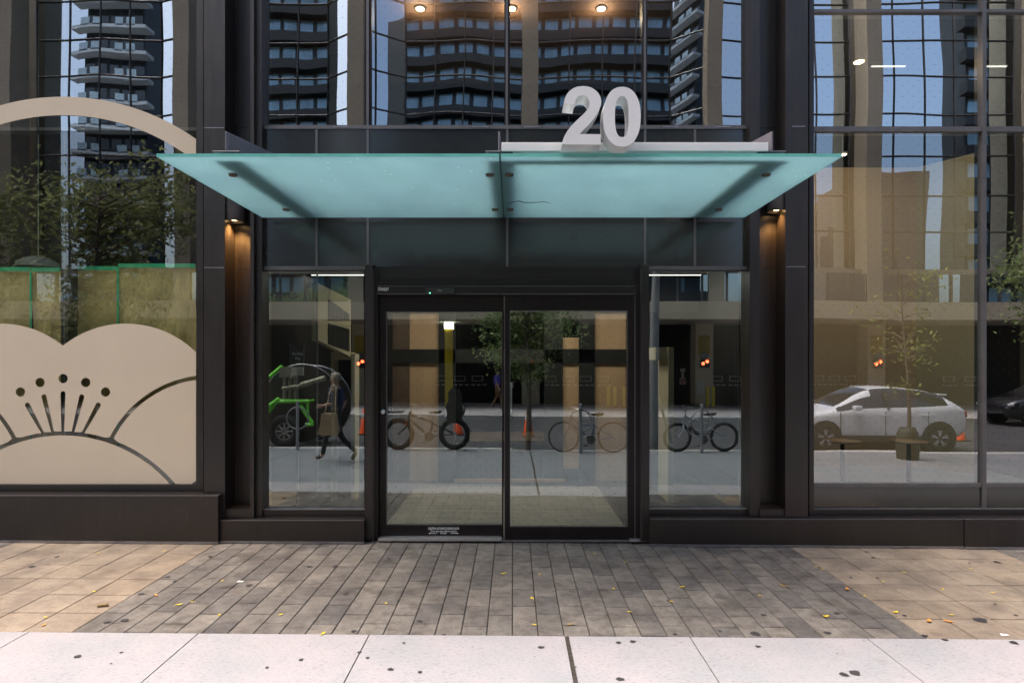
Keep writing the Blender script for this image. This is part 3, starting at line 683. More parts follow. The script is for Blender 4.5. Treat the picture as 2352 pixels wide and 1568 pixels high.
# lobby
m = MB(); m.box(-3.1, 3.2, .16, 8.9, -.2, .0); st(m, 'lobby_floor', M['in_floor'])
m = MB(); m.box(-1.55, 1.35, .14, 2.95, .0, .012); st(m, 'entrance_mat', M['mat'])
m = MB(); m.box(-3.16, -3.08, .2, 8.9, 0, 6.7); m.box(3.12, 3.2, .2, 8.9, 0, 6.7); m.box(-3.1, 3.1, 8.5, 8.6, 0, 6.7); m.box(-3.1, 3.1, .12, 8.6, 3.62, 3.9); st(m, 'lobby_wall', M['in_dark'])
# inner screen with tan panels between black frames
ys = 3.42
def ib(mb, x0, x1, y0, y1, yf, th, mi=0):
    a = W(x0, y1, yf); b = W(x1, y0, yf); mb.box(a[0], b[0], yf, yf+th, a[1], b[1], mi)
m = MB()
for a in ((640, 1716, 640, 716), (880, 900, 716, 1106), (1008, 1046, 716, 1106), (1250, 1293, 716, 1106), (1330, 1366, 716, 1106), (1441, 1475, 716, 1106), (900, 1441, 802, 833)): ib(m, *a, ys, .05)
st(m, 'inner_screen_frame', M['black'])
for a in ((941, 1008, 716, 802), (941, 1008, 833, 1106), (1366, 1441, 716, 802), (1366, 1441, 833, 1106), (1293, 1330, 775, 801), (1293, 1330, 834, 1076)):
    m = MB(); ib(m, *a, ys+.06, .06); st(m, 'inner_screen_panel', M['wood_tan'])
m = MB(); ib(m, 900, 941, 716, 1106, ys+.05, .05); st(m, 'inner_screen_panel', plain('brown_panel', (.13, .085, .06), .5))
bench = thing('bench', 'low tan wooden bench in the lobby behind the sliding doors', 'bench', (0, 6.07, 0))
MB().box(-.9, .9, 5.9, 6.25, .36, .52).build('seat', M['wood_tan'], bench)
for q in (-.7, .7): MB().box(q-.05, q+.05, 5.97, 6.18, 0, .36).build('leg', M['black'], bench)
m = MB(); m.box(-.98, .88, 3.36, 3.41, .0, .05); st(m, 'inner_threshold', M['wood_tan'])
# side lobes of the vestibule: door frames and bulkhead with grilles
m = MB(); yb = 1.96
for a in ((760, 768, 808, 1150), (806, 815, 812, 1152), (768, 806, 809, 826)): ib(m, *a, yb, .25)
st(m, 'side_door_frame', M['olive_wall'])
m = MB(); ib(m, 768, 806, 826, 1150, yb+.2, .04); st(m, 'side_door', M['in_dark'])
m = MB()
ib(m, 1535, 1548, 797, 1155, 1.7, .6); ib(m, 1506, 1535, 797, 826, 1.75, .5)
st(m, 'side_door_frame', M['olive_wall'])
m = MB(); xw = -1.98
x0, _ = W(730, 700, .9); 
m.add([(-2.47, .9, W(0, 650, .9)[1]), (-2.47, .9, W(0, 781, .9)[1]), (-2.33, 1.95, W(0, 820, 1.95)[1]), (-2.33, 1.95, W(0, 688, 1.95)[1]),
       (-2.55, .9, W(0, 650, .9)[1]), (-2.55, .9, W(0, 781, .9)[1]), (-2.41, 1.95, W(0, 820, 1.95)[1]), (-2.41, 1.95, W(0, 688, 1.95)[1])],
      [(0, 1, 2, 3), (7, 6, 5, 4), (0, 4, 5, 1), (1, 5, 6, 2), (2, 6, 7, 3), (3, 7, 4, 0)])
bh = st(m, 'bulkhead', M['olive_wall'])
def bhp(u, py, off=.012):
    y = .9+1.05*u; return (-2.47+.14*u+off, y, W(0, py, y)[1])
for rows in (((.27, 687), (.93, 722), (.93, 736), (.27, 736)), ((.27, 742), (.93, 756), (.93, 806), (.27, 790))):
    g = MB(); A = [bhp(u, py) for u, py in rows]; Bk = [bhp(u, py, .002) for u, py in rows]; g.add(A+Bk, [(0, 1, 2, 3), (0, 4, 5, 1), (1, 5, 6, 2), (2, 6, 7, 3), (3, 7, 4, 0)])
    gr = g.build('grille', M['black_box'], bh)
    for k in range(1, 9):
        u = .27+.66*k/9; f = k/9
        z0 = rows[0][1]+(rows[1][1]-rows[0][1])*f; z1 = rows[3][1]+(rows[2][1]-rows[3][1])*f
        MB().tube([bhp(u, z0+1, .018), bhp(u, z1-1, .018)], .008, 4).build('louvre', M['mullion'], gr)
# fire plan sign standing behind the left sidelight
sgn = thing('fire_plan_sign', 'narrow dark fire safety plan sign with a white sheet behind the left sidelight', 'sign', (W(682, 830, .7)[0], .7, 1.2))
m = MB(); ib(m, 667, 697, 793, 842, .7, .03); m.build('board', plain('sign_board', (.10, .095, .09), .5), sgn)
m = MB(); ib(m, 669, 696, 843, 862, .695, .03); m.build('sheet', plain('paper_sheet', (.55, .54, .5), .7, 0, .05), sgn)
m = MB(); ib(m, 665, 667, 790, 872, .69, .04); ib(m, 680, 684, 862, 1195, .70, .03); m.build('stand', M['mullion'], sgn)
a = W(671, 815, .69); text('Fire Safety', a[0], a[1], .69, .05, 'lettering', M['white'], sgn, width=W(695, 0, .69)[0]-a[0])
a = W(678, 826, .69); text('Plan', a[0], a[1], .69, .05, 'lettering', M['white'], sgn, width=W(689, 0, .69)[0]-a[0])
# upstairs room behind the upper windows
m = MB(); m.box(-3.1, 3.1, .15, 2.0, 6.42, 6.6); st(m, 'ceiling', M['brown_ceil'])
m = MB(); m.box(-3.1, 3.1, 1.95, 2.05, 6.0, 6.6); st(m, 'ceiling_drop', M['in_dark'])
m = MB(); m.box(-3.1, 3.1, .12, 8.6, 6.6, 6.75); st(m, 'ceiling', M['in_dark'])
def downlight(x, y, z, e=14, label=None, r=.05, group='warm ceiling lamps behind the glass'):
    t = thing('ceiling_lamp', label, 'ceiling lamp', (x, y, z), 0, group)
    m = MB(); m.lathe((x, y, z), [(0, -.012), (r, -.012), (r*1.1, 0)], 18); m.build('lens', M['warm'], t)
    m = MB(); m.lathe((x, y, z), [(r*1.1, -.006), (r*1.5, -.006), (r*1.5, .03), (0, .03)], 18); m.build('trim_ring', M['mullion'], t)
    l = bpy.data.lights.new('lamp_glow', 'POINT'); l.energy = e; l.color = (1, .72, .45); l.shadow_soft_size = .08
    lo = bpy.data.objects.new('lamp_glow', l); col.objects.link(lo); lo.parent = t; lo.location = (0, 0, -.12)
for px, w in ((965, 'left'), (1175, 'middle'), (1381, 'right')):
    d = (6.41-2)/((VY-20)/F); downlight((px-VX)*d/F, CAMY+d, 6.41, 4, 'warm round ceiling lamp, %s of the three at the top of the upper windows' % w, .048)
def linear_light(x0, x1, y, z, e, label, wy=.03, grp='slim ceiling light strips'):
    t = thing('linear_light', label, 'light strip', ((x0+x1)/2, y, z), 0, grp)
    m = MB(); m.box(x0, x1, y-wy/2, y+wy/2, z+.009, z+.02); m.build('diffuser', emit('strip_light', (1, .93, .82), .8), t)
    m = MB(); m.box(x0-.01, x1+.01, y-wy/2-.01, y+wy/2+.01, z+.0205, z+.07); m.build('housing', M['mullion'], t)
    l = bpy.data.lights.new('strip_glow', 'AREA'); l.shape = 'RECTANGLE'; l.size = x1-x0; l.size_y = .5; l.energy = e; l.color = (1, .90, .76)
    lo = bpy.data.objects.new('strip_glow', l); col.objects.link(lo); lo.parent = t; lo.location = (0, 0, -.01)
linear_light(-3.05, -2.26, 2.43, 3.30, 2.2, 'slim white light strip at the top of the left sidelight')
linear_light(2.05, 2.85, 2.43, 3.30, 4, 'slim white light strip at the top of the right sidelight')
linear_light(-1.2, 1.2, 2.2, 3.45, 19, 'added light strip hidden behind the door header to brighten the entrance mat')  # added lamp, unseen behind the header, lights the mat and inner panels
linear_light(5.3, 5.8, 2.2, 6.35, 13, 'slim white light strip high in the right shop, left of the column reflection')
linear_light(6.9, 7.3, 2.2, 6.35, 13, 'slim white light strip high in the right shop, toward the shop corner')
# right shop
m = MB(); m.box(3.25, 11.6, .16, 8.9, -.2, .0); st(m, 'shop_floor', M['shop_floor'])
m = MB(); m.box(3.2, 7.79, 5.0, 5.1, 0, 5.75); st(m, 'shop_wall', M['tan_wall'])
m = MB(); m.add([(7.79, 5.0, 0), (8.30, 4.15, 0), (8.30, 4.15, 5.75), (7.79, 5.0, 5.75), (7.79, 5.12, 0), (8.40, 4.2, 0), (8.40, 4.2, 5.75), (7.79, 5.12, 5.75)],
      [(0, 1, 2, 3), (7, 6, 5, 4), (1, 5, 6, 2), (3, 2, 6, 7)])
st(m, 'shop_wall', M['olive_wall'])
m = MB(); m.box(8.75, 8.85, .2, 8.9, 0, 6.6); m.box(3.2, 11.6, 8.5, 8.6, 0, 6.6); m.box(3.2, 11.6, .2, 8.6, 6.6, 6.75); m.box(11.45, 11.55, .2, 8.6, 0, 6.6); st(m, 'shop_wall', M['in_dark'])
for px, py, w in ((1973, 142, 'higher'), (1935, 355, 'lower')):
    d = -CAMY+ (1.3 if w == 'higher' else 3.6); x = (px-VX)*d/F; z = CAMZ+(VY-py)*d/F
    downlight(x, CAMY+d, z, 8, '%s of the two warm lamps hanging in the right shop' % w, .055)
    m = MB(); m.tube([(x, CAMY+d, z+.03), (x, CAMY+d, 6.6)], .006, 6); o = m.build('lamp_rod', M['mullion']); o.parent = [q for q in bpy.data.objects if q.get('label', '').startswith(w+' of the two')][0]
    o.data.transform(Matrix.Translation(-Vector(o.parent.location)))
def round_table(x, y, label):
    t = thing('round_table', label, 'table', (x, y, 0), 0, 'round tables in the right shop')
    m = MB(); m.lathe((x, y, .72), [(0, 0), (.25, 0), (.27, .015), (.27, .03), (0, .03)], 32); m.build('table_top', M['wood_tan'], t)
    m = MB(); m.lathe((x, y, 0), [(0, 0), (.24, 0), (.24, .02), (.035, .04), (.03, .72)], 20); m.build('pedestal', M['black_box'], t)
d = F*1.26/(1012-VY); 
round_table((1935-VX)*(d)/F, CAMY+d, 'round wooden cafe table seen through the front wheel of the white car')
round_table(6.3, 2.9, 'round wooden cafe table near the shop wall behind the sapling')
# left shop
m = MB(); m.box(-11.2, -3.2, .2, 8.9, -.2, .0); st(m, 'shop_floor', M['in_floor'])
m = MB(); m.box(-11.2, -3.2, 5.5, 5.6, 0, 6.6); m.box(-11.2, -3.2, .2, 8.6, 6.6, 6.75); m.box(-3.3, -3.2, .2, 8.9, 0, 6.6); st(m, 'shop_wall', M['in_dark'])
m = MB(); m.box(-8.6, -7.9, 3.2, 3.9, 0, 6.6); m.box(-5.3, -4.8, 4.4, 5.0, 0, 6.6); st(m, 'column', plain('grey_column', (.13, .12, .11), .7))
# brown masking paper taped inside the left window
def paper_mat():
    m = N('brown_masking_paper'); n1 = m.noise(2.2, 6, .6); n2 = m.noise(5, 3, .6, stretch=(1.2, 1, .5))
    r = m.ramp(n1.outputs[0], [(.35, (.46, .335, .15)), (.65, (.56, .42, .20))]); m.l(r.outputs[0], m.b.inputs['Base Color']); m.b.inputs['Roughness'].default_value = .75
    m.bump(n2.outputs[0], .9, .05); return m.mat
M['paper'] = paper_mat(); M['tape'] = plain('green_tape', (.03, .42, .22), .5, 0, .15, 6)
def paper(x0, x1, y0, label):
    y = .205
    a = W(x0, 1112, y); b = W(x1, y0, y); nx, nz_ = 30, 36; m = MB(); vs = []; fs = []
    ph = random.uniform(0, 9)
    for j in range(nz_+1):
        for i in range(nx+1):
            u = i/nx; v = j/nz_; X = a[0]+(b[0]-a[0])*u; Z = a[1]+(b[1]-a[1])*v
            dy = .010*math.sin(7*X+4*Z+ph)+.008*math.sin(13*X-6*Z+2*ph)+.006*math.sin(3*X+15*Z)+random.uniform(-.0025, .0025)
            vs.append((X, y+dy, Z + (.01*math.sin(5*X+ph) if j == nz_ else 0)))
    for j in range(nz_):
        for i in range(nx):
            k = j*(nx+1)+i; fs.append((k, k+1, k+nx+2, k+nx+1))
    t = thing('masking_paper', label, 'paper sheet', (a[0], y, a[1]), 0, 'brown paper sheets taped inside the left shop window')
    m.add(vs, fs, 0, True); m.build('sheet', M['paper'], t)
    m = MB(); w = .045
    m.box(a[0], b[0], y-.022, y-.020, b[1]-.022, b[1]+.026); m.build('top_tape', M['tape'], t)
    m = MB(); m.box(a[0]-.012, a[0]+.012, y-.025, y-.0232, a[1], b[1]-.02); m.build('side_tape', M['tape'], t)
paper(-150, 72, 619, 'leftmost sheet of brown paper taped inside the left shop window'); paper(74, 141, 620, 'narrow brown paper sheet just left of the window mullion')
paper(157, 272, 617, 'wrinkled brown paper sheet just right of the window mullion'); paper(274, 451, 611, 'widest brown paper sheet, beside the dark pilaster')
paper(-340, -152, 619, 'brown paper sheet outside the edge of view in the left shop window')
pl = thing('pendant_lamp', 'pale dome pendant lamp hanging on a thin cord in the left shop', 'lamp', (W(88, 612, 1.2)[0], 1.2, W(88, 612, 1.2)[1]))
x, z = W(88, 615, 1.2)
m = MB(); m.lathe((x, 1.2, z), [(.26, 0), (.23, .07), (.13, .13), (.03, .16), (0, .17)], 24); m.build('shade', plain('pale_shade', (.45, .45, .43), .5), pl)
m = MB(); m.tube([(x, 1.2, z+.16), (x, 1.2, 6.6)], .008, 6); m.build('cord', M['alu'], pl)
# ------------------------------------------------------------------ the street behind the camera, mirrored in the glass
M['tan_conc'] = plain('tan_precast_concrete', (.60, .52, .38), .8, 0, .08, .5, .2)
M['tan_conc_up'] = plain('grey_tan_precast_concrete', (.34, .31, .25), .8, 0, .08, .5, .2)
M['garage'] = plain('dark_garage', (.010, .009, .009), .7, 0, .2, 1)
M['mirror'] = glass('mirror_curtain_wall', .86, (.02, .03, .03), .0045, .45, 0, (.80, .92, 1.0))
M['mull_dark'] = plain('dark_mullion', (.08, .08, .085), .4)
M['wframe'] = plain('white_frame', (.55, .53, .5), .5, 0, .05)
M['yellow'] = plain('yellow_paint', (.75, .58, .02), .5, 0, .1, 5)
M['paperw'] = plain('notice_paper', (.62, .62, .58), .7, 0, .04)
M['red_lamp'] = emit('red_signal', (1, .06, .02), 14)
opp = thing('parking_building', 'mirror glass and tan concrete building with dark garage doors, reflected in the panes', 'building', (0, -20, 0))
YB2 = -18.56; YW = -23.05
m = MB(); m.box(-45, 45, YB2-.5, YB2, 3.78, 4.50); st2 = m.build('concrete_band', M['tan_conc'], opp)
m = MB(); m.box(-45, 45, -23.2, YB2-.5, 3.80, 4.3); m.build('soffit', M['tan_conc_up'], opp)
m = MB(); m.box(-45, 45, -23.5, YW, -.2, 3.8); m.build('garage_wall', M['garage'], opp)
m = MB(); m.box(-45, 45, YB2-.9, YB2-.7, 4.5, 5.75); m.build('strip_glazing', M['mirror'], opp)
for px in range(-700, 3000, 58):
    x = (px-VX)*25.8/F
    m = MB(); m.box(x-.03, x+.03, YB2-.70, YB2-.62, 4.5, 5.75); m.build('mullion', M['mull_dark'], opp)
colpx = [-380, 20, 425, 820, 1218, 1642, 2002, 2400, 2800]
for i, px in enumerate(colpx):
    x = (px-VX)*26.4/F
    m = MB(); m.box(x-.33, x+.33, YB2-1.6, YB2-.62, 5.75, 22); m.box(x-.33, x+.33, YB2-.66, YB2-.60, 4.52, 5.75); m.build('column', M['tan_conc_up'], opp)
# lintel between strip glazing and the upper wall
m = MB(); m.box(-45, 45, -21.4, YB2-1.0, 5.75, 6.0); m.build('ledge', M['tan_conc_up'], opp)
# upper curtain wall, bay by bay, with splayed returns next to some columns
YU = -20.6
def quad_glass(x0, y0, x1, y1, z0, z1):
    m = MB(); d = Vector((x1-x0, y1-y0, 0)); n = Vector((d.y, -d.x, 0)).normalized()*.05
    m.add([(x0, y0, z0), (x1, y1, z0), (x1, y1, z1), (x0, y0, z1), (x0+n.x, y0+n.y, z0), (x1+n.x, y1+n.y, z0), (x1+n.x, y1+n.y, z1), (x0+n.x, y0+n.y, z1)],
          [(3, 2, 1, 0), (4, 5, 6, 7), (0, 1, 5, 4), (2, 3, 7, 6)])
    return m.build('curtain_wall_glass', M['mirror'], opp)
zs = [6.0, 7.8, 9.4, 11.15, 13.0, 14.7, 16.3, 18.0, 20, 22]
def bars(x0, y0, x1, y1, xs_):
    m = MB()
    for z in zs: m.tube([(x0, y0+.03, z), (x1, y1+.03, z)], .035, 4, smooth=False)
    for u in xs_: X = x0+(x1-x0)*u; Y = y0+(y1-y0)*u; m.tube([(X, Y+.03, 6), (X, Y+.03, 22)], .032, 4, smooth=False)
    m.build('mullion_grid', M['mull_dark'], opp)
for i in range(len(colpx)-1):
    xl = (colpx[i]-VX)*26.4/F+.33; xr = (colpx[i+1]-VX)*26.4/F-.33
    splay = i in (1, 2, 4)        # return beside the right-hand column
    xe = xr-1.25 if splay else xr
    if i == 3:                     # narrow bright return beside the left column
        quad_glass(xl, YU+1.1, xl+.35, YU+.75, 6, 22); quad_glass(xl+.35, YU+.75, xl+1.5, YU, 6, 22); xl2 = xl+1.5
        bars(xl, YU+1.1, xl+.35, YU+.75, (0, 1)); bars(xl+.35, YU+.75, xl2, YU, ())
    else: xl2 = xl
    n = max(2, round((xe-xl2)/1.35)); quad_glass(xl2, YU, xe, YU, 6, 22); bars(xl2, YU, xe, YU, [k/n for k in range(n+1)])
    if splay: sy = .42 if i == 1 else .78; quad_glass(xe, YU, xr, YU+sy, 6, 22); bars(xe, YU, xr, YU+sy, (0, 1))
m = MB(); m.box(-45, 45, -45, -23.5, 0, 21.5); m.build('rear_block', M['tan_conc_up'], opp)
# piers, signal lamps, mirrors, notices, bollards, doors at street level
def V0(px, py, r): return V(px, py, r)
for i, px in enumerate((425, 828, 1219, 1619, 2015, 2400, 20)):
    r = 22.2; x = (px-VX)*(r+6.94)/F; w = .42
    m = MB(); m.box(x-w, x+w, -23.1, -r, 0, 3.8); pr = m.build('pier', M['tan_conc'], opp)
    m = MB(); m.box(x-w+.06, x-w+.40, -r, -r+.02, .5, 1.15); m.build('notice', M['paperw'], pr)
    m = MB(); m.box(x-.30, x+.25, -r, -r+.03, 2.0+.35, 3.25); m.build('notice', plain('yellow_notice', (.42, .31, .05), .6, 0, .2, 14), pr)
    if px in (425, 2400, 20): continue
    rl = thing('signal_lamp', {828: 'red signal lamp reflected in the left sidelight above the orange cone', 1219: 'red signal lamp glowing through the crown of the street tree in the door', 1619: 'red signal lamp with a round mirror above the silver bicycle', 2015: 'red signal lamp reflected above the roof of the white car'}[px], 'signal lamp', (x, -r+.06, 2.0), 0, 'red signal lamps on the garage piers')
    m = MB(); m.box(x-.2, x+.22, -r, -r+.12, 1.72, 2.12); m.build('housing', M['black_box'], rl)
    m = MB()
    for dx, dz in ((-.09, -.03), (.10, .07)):
        m.add([(x+dx+.075*math.cos(a*PI/8), -r+.13, 1.95+dz+.075*math.sin(a*PI/8)) for a in range(16)], [tuple(range(16))]); m.lathe((x+dx, -r+.12, 1.95+dz), [(0, -.0), (.01, .0)], 6)
    m.build('lens', M['red_lamp'], rl)
    m = MB(); m.tube([(x-.02, -r, 2.30), (x-.02, -r+.16, 2.30)], .17, 20); m.build('round_mirror', plain('convex_mirror', (.30, .30, .32), .25, .5), rl)
for i, px in enumerate(list(range(1015, 1120, 41)) + list(range(1265, 1400, 40)) + [1648, 1690] + [1880, 1918, 1955] + [640, 680, 720] + [2180, 2230]):
    r = 23.0; x, z = V(px, 869, r); 
    m = MB(); w, h = .27, .13
    for (a, b, c, d) in ((-w, w, h-.03, h), (-w, w, -h, -h+.03), (-w, -w+.03, -h, h), (w-.03, w, -h, h)): m.box(x+a, x+b, -23.05, -22.98, z+c, z+d)
    for k in range(3): m.box(x-.3+k*.27, x-.12+k*.27, -23.05, -22.99, z-.34, z-.28)
    m.build('door_window', M['wframe'], opp)
for px in (1055, 1290, 1400, 1540, 1690, 880):
    x, _ = V(px, 800, 23); m = MB(); m.box(x-.02, x+.02, -23.05, -23.0, 0, 3.75); m.build('door_joint', plain('joint_grey', (.06, .055, .05), .6), opp)
def bollard(px, r, h=.95, rad=.075, mat='yellow', label='yellow steel bollard beside a pier of the garage', grp='yellow bollards at the garage', name='bollard'):
    x = (px-VX)*(r+6.94)/F; t = thing(name, label, 'bollard', (x, -r, 0), 0, grp)
    m = MB(); m.lathe((x, -r, gz(x)), [(rad, 0), (rad, h-.04), (rad*.6, h), (0, h+.01)], 14, mi=0); m.build('post', M[mat], t)
    m = MB(); m.lathe((x, -r, gz(x)), [(rad*1.8, .0), (rad*1.8, .015), (rad, .02)], 14); m.build('base_plate', M['mull_dark'], t)
for px, lb in ((1397, 'first of three yellow bollards behind the right door leaf'), (1411, 'middle of three yellow bollards behind the right door leaf'), (1432, 'yellow bollard next to the stile of the right door leaf'), (1627, 'left of the two yellow bollards above the silver bicycle'), (1640, 'right of the two yellow bollards above the silver bicycle')): bollard(px, 21.3, label=lb)
# yellow post with lit lamp box
x, _ = V(1031, 800, 21.0); t = thing('lamp_post', 'thick yellow post with a bright lamp box on top in front of the garage', 'lamp post', (x, -21.0, 0))
m = MB(); m.box(x-.17, x+.17, -21.15, -20.85, 0, 3.5); m.build('post', M['yellow'], t)
m = MB(); m.box(x-.2, x+.2, -21.2, -20.8, 3.5, 3.78); m.build('lamp_box', emit('lamp_box_light', (1, .95, .75), 7), t)
x, z = V(1569, 875, 22.8); t = thing('no_entry_sign', 'small white sign with a red disc hanging left of the pier above the silver bicycle', 'sign', (x, -22.8, z))
m = MB(); m.box(x-.15, x+.15, -22.82, -22.8, z-.16, z+.14); m.build('plate', M['paperw'], t)
m = MB(); m.tube([(x, -22.8, z), (x, -22.785, z)], .115, 20); dsc = m.build('red_disc', plain('sign_red', (.5, .03, .03), .5), t)
m = MB(); m.box(x-.08, x+.08, -22.785, -22.78, z-.02, z+.02); m.build('white_bar', M['white'], dsc)
m = MB(); m.box(x-.06, x+.06, -22.82, -22.8, z+.14, z+.45); m.box(x-.12, x+.12, -22.82, -22.8, z+.45, z+.6); m.build('hanger', M['paperw'], t)
# ---- cones
M['cone'] = plain('orange_cone', (.95, .11, .02), .5, 0, .08); M['cone_w'] = plain('cone_band', (.75, .75, .72), .4, 0, .05)
def cone(x, y, z, label):
    t = thing('traffic_cone', label, 'traffic cone', (x, y, z), 0, 'orange traffic cones on the road')
    m = MB(); m.lathe((x, y, z), [(.15, .03), (.045, .74), (.03, .75), (0, .75)], 20); m.build('body', M['cone'], t)
    m = MB(); m.lathe((x, y, z), [(.0885, .48), (.064, .62)], 20); m.build('reflective_band', M['cone_w'], t)
    m = MB(); m.box(x-.19, x+.19, y-.19, y+.19, z, z+.03); m.build('base', M['black_box'], t)
for px, py, lab in ((1213, 1000, 'orange traffic cone behind the street tree trunk'), (1500, 1000, 'orange traffic cone beside the braced utility pole'), (836, 1000, 'orange traffic cone between the door post and the walking person'), (1052, 1000, 'orange traffic cone seen through the rear wheel of the fat-tyred bicycle'), (2204, 1004, 'orange traffic cone at the tail of the white car')):
    d = F*2.13/(py-VY); x = (px-VX)*d/F; cone(x, -(d-6.94), -.13+gz(x), lab)
# ---- bicycles
M['tyre'] = plain('tyre_rubber', (.018, .018, .018), .8, 0, .2, 20); M['chrome'] = plain('chrome', (.6, .6, .62), .2, .9, .1); M['saddle'] = plain('saddle', (.02, .02, .02), .5)
M['spoke'] = plain('spoke_metal', (.45, .45, .46), .3, .7, .1)
def bicycle(name, label, x, y, z, R0=.34, base=1.08, tr=.018, frame=(.05, .10, .16), kind='city', rz=0):
    t = thing(name, label, 'bicycle', (x, y, z), rz, 'bicycles locked along the kerb'); t['_local'] = 1
    fm = plain(name+'_frame_paint', frame, .35, .2, .1); h = R0/.34
    xa, xb = -base/2, base/2
    for X in (xa, xb):
        m = MB(); m.torus((X, 0, R0), R0-tr, tr, 'y', 44, 8); w = m.build('wheel', M['tyre'], t)
        m = MB(); m.torus((X, 0, R0), R0-2*tr-.006, .009, 'y', 36, 6); m.tube([(X, -.05, R0), (X, .05, R0)], .018 if kind == 'city' else .05, 10)
        if X == xb and kind == 'electric': m.lathe((0, 0, 0), [(0, 0)], 4); m.tube([(X, -.04, R0), (X, .04, R0)], .085, 16)
        m.build('rim', M['chrome'], w)
        m = MB()
        for k in range(18):
            a = 2*PI*k/18; m.tube([(X+.02*math.cos(a+1), (-1)**k*.02, R0+.02*math.sin(a+1)), (X+(R0-2*tr)*math.cos(a), 0, R0+(R0-2*tr)*math.sin(a))], .0016, 4, caps=False)
        m.build('spokes', M['spoke'], w)
    bb = (.06, 0, .28*h); seat = (.20, 0, .80); hd_t = (-.36, 0, .86); hd_b = (-.40, 0, .66*h); st_t = (.145, 0, .62)
    m = MB(); r = .017 if kind == 'city' else .026
    m.tube([hd_t, hd_b], r*1.1); m.tube([hd_b, bb], r*1.1)
    if kind == 'city': m.tube([(-.37, 0, .78), (-.14, 0, .60), st_t], r)
    else: m.tube([(-.37, 0, .80), st_t], r*1.2)
    m.tube([bb, st_t], r)
    for s in (-1, 1):
        m.tube([bb, (xb, s*.06, R0)], r*.6); m.tube([(st_t[0], 0, st_t[2]-.03), (xb, s*.06, R0)], r*.6)
        m.tube([hd_b, (-.42, s*(tr+.03), R0*1.55), (xa, s*(tr+.035), R0)], r*.75)
    if kind == 'electric': m.box(-.24, .02, -.04, .04, .44, .50)
    fr = m.build('frame', fm, t)
    if kind == 'electric':
        m = MB(); m.tube([(-.26, 0, .56), (-.02, 0, .36)], .045, 10); m.build('battery', M['black_box'], fr)
    m = MB(); m.tube([st_t, seat], .012); m.build('seat_post', M['chrome'], t)
    m = MB(); m.add([(x2, y2, z2) for x2, y2, z2 in ((.06, 0, .855), (.12, -.04, .865), (.24, -.09, .87), (.34, -.08, .885), (.36, 0, .89), (.34, .08, .885), (.24, .09, .87), (.12, .04, .865), (.07, 0, .82), (.22, -.05, .81), (.33, -.05, .83), (.33, .05, .83), (.22, .05, .81))],
        [(0, 1, 2, 3, 4, 5, 6, 7), (0, 8, 9, 1), (1, 9, 2), (2, 9, 10, 3), (3, 10, 11, 5, 4), (5, 11, 12, 6), (6, 12, 7), (7, 12, 8, 0), (8, 12, 11, 10, 9)]); m.build('saddle', M['saddle'], t)
    m = MB(); m.tube([hd_t, (-.345, 0, .97)], .014)
    for s in (-1, 1): m.tube([(-.345, 0, .97), (-.37, s*.12, 1.0), (-.33, s*.24, 1.0), (-.22, s*.30, .98)] if kind == 'city' else [(-.345, 0, .97), (-.36, s*.14, 1.01), (-.28, s*.31, 1.03)], .012)
    m.build('handlebar', M['chrome'], t)
    m = MB()
    for s in (-1, 1): m.tube([(-.22, s*.30, .98), (-.12, s*.31, .97)] if kind == 'city' else [(-.28, s*.31, 1.03), (-.18, s*.33, 1.03)], .018); m.tube([(-.40, s*.22, 1.03), (-.44, s*.21, .95)], .006)
    m.build('grips', M['saddle'], t)
    m = MB(); m.tube([(bb[0], .03, bb[2]), (bb[0], .04, bb[2])], .10*h, 20); m.tube([(bb[0]-.12, .07, bb[2]-.11), (bb[0]+.12, -.07, bb[2]+.11)], .01); m.box(bb[0]-.17, bb[0]-.07, .07, .15, bb[2]-.13, bb[2]-.11); m.box(bb[0]+.07, bb[0]+.17, -.15, -.07, bb[2]+.11, bb[2]+.13)
    m.build('crank', M['mull_dark'], t)
    if kind != 'city':
        m = MB()
        for s in (-1, 1): m.tube([(xb-.30, s*.07, .76), (xb+.20, s*.07, .76)], .008); m.tube([(xb, s*.07, R0), (xb+.05, s*.07, .76)], .006); m.tube([(xb, s*.07, R0), (xb-.15, s*.07, .76)], .006)
        for k in range(4): m.tube([(xb-.25+k*.14, -.07, .765), (xb-.25+k*.14, .07, .765)], .006)
        m.build('rear_rack', M['chrome'], t)
        m = MB(); m.torus((xb, 0, R0), R0+.03, .006, 'y', 24, 6, 0, .0, 2.3); m.build('mudguard', M['chrome'], t)
    if kind == 'fat':
        m = MB(); m.prism([(xb-.17, .70), (xb+.02, .64), (xb+.17, .68), (xb+.20, .86), (xb+.16, 1.05), (xb+.17, 1.22), (xb+.10, 1.36), (xb-.0, 1.33), (xb-.05, 1.40), (xb-.13, 1.30), (xb-.12, 1.12), (xb-.19, .98), (xb-.15, .84)], -.14, .14); m.tube([(xb+.1, .1, 1.2), (xb+.26, .12, 1.0), (xb+.22, .1, .8)], .02, 6); m.build('pannier', M['saddle'], t, bevel=.04)
        m = MB(); m.box(xa-.30, xa+.10, -.16, .16, .84, .87); m.build('front_rack', M['mull_dark'], t)
        m = MB(); m.box(xa+.14, xa+.20, -.05, .05, .55, .66); m.build('reflector', M['cone'], t)
    m = MB(); m.torus((-.12, .05, .56), .20, .012, 'y', 30, 6); m.build('lock_cable', M['spoke'], t)
    return t
def atR(px, py, h=2.0):
    d = F*h/(py-VY); x = (px-VX)*d/F; d = F*(h-gz(x))/(py-VY); x = (px-VX)*d/F; return x, -(d-6.94)
x, y = atR(1350, 1031); y = -6.95; x = (1350-VX)*(6.95+6.94)/F
bicycle('city_bicycle', 'dark blue city bicycle with a small chainring locked to the kerb post', x, y, gz(x), .345, 1.10, .016, (.02, .08, .20), 'city', R(4))
x = (1610-VX)*14.0/F
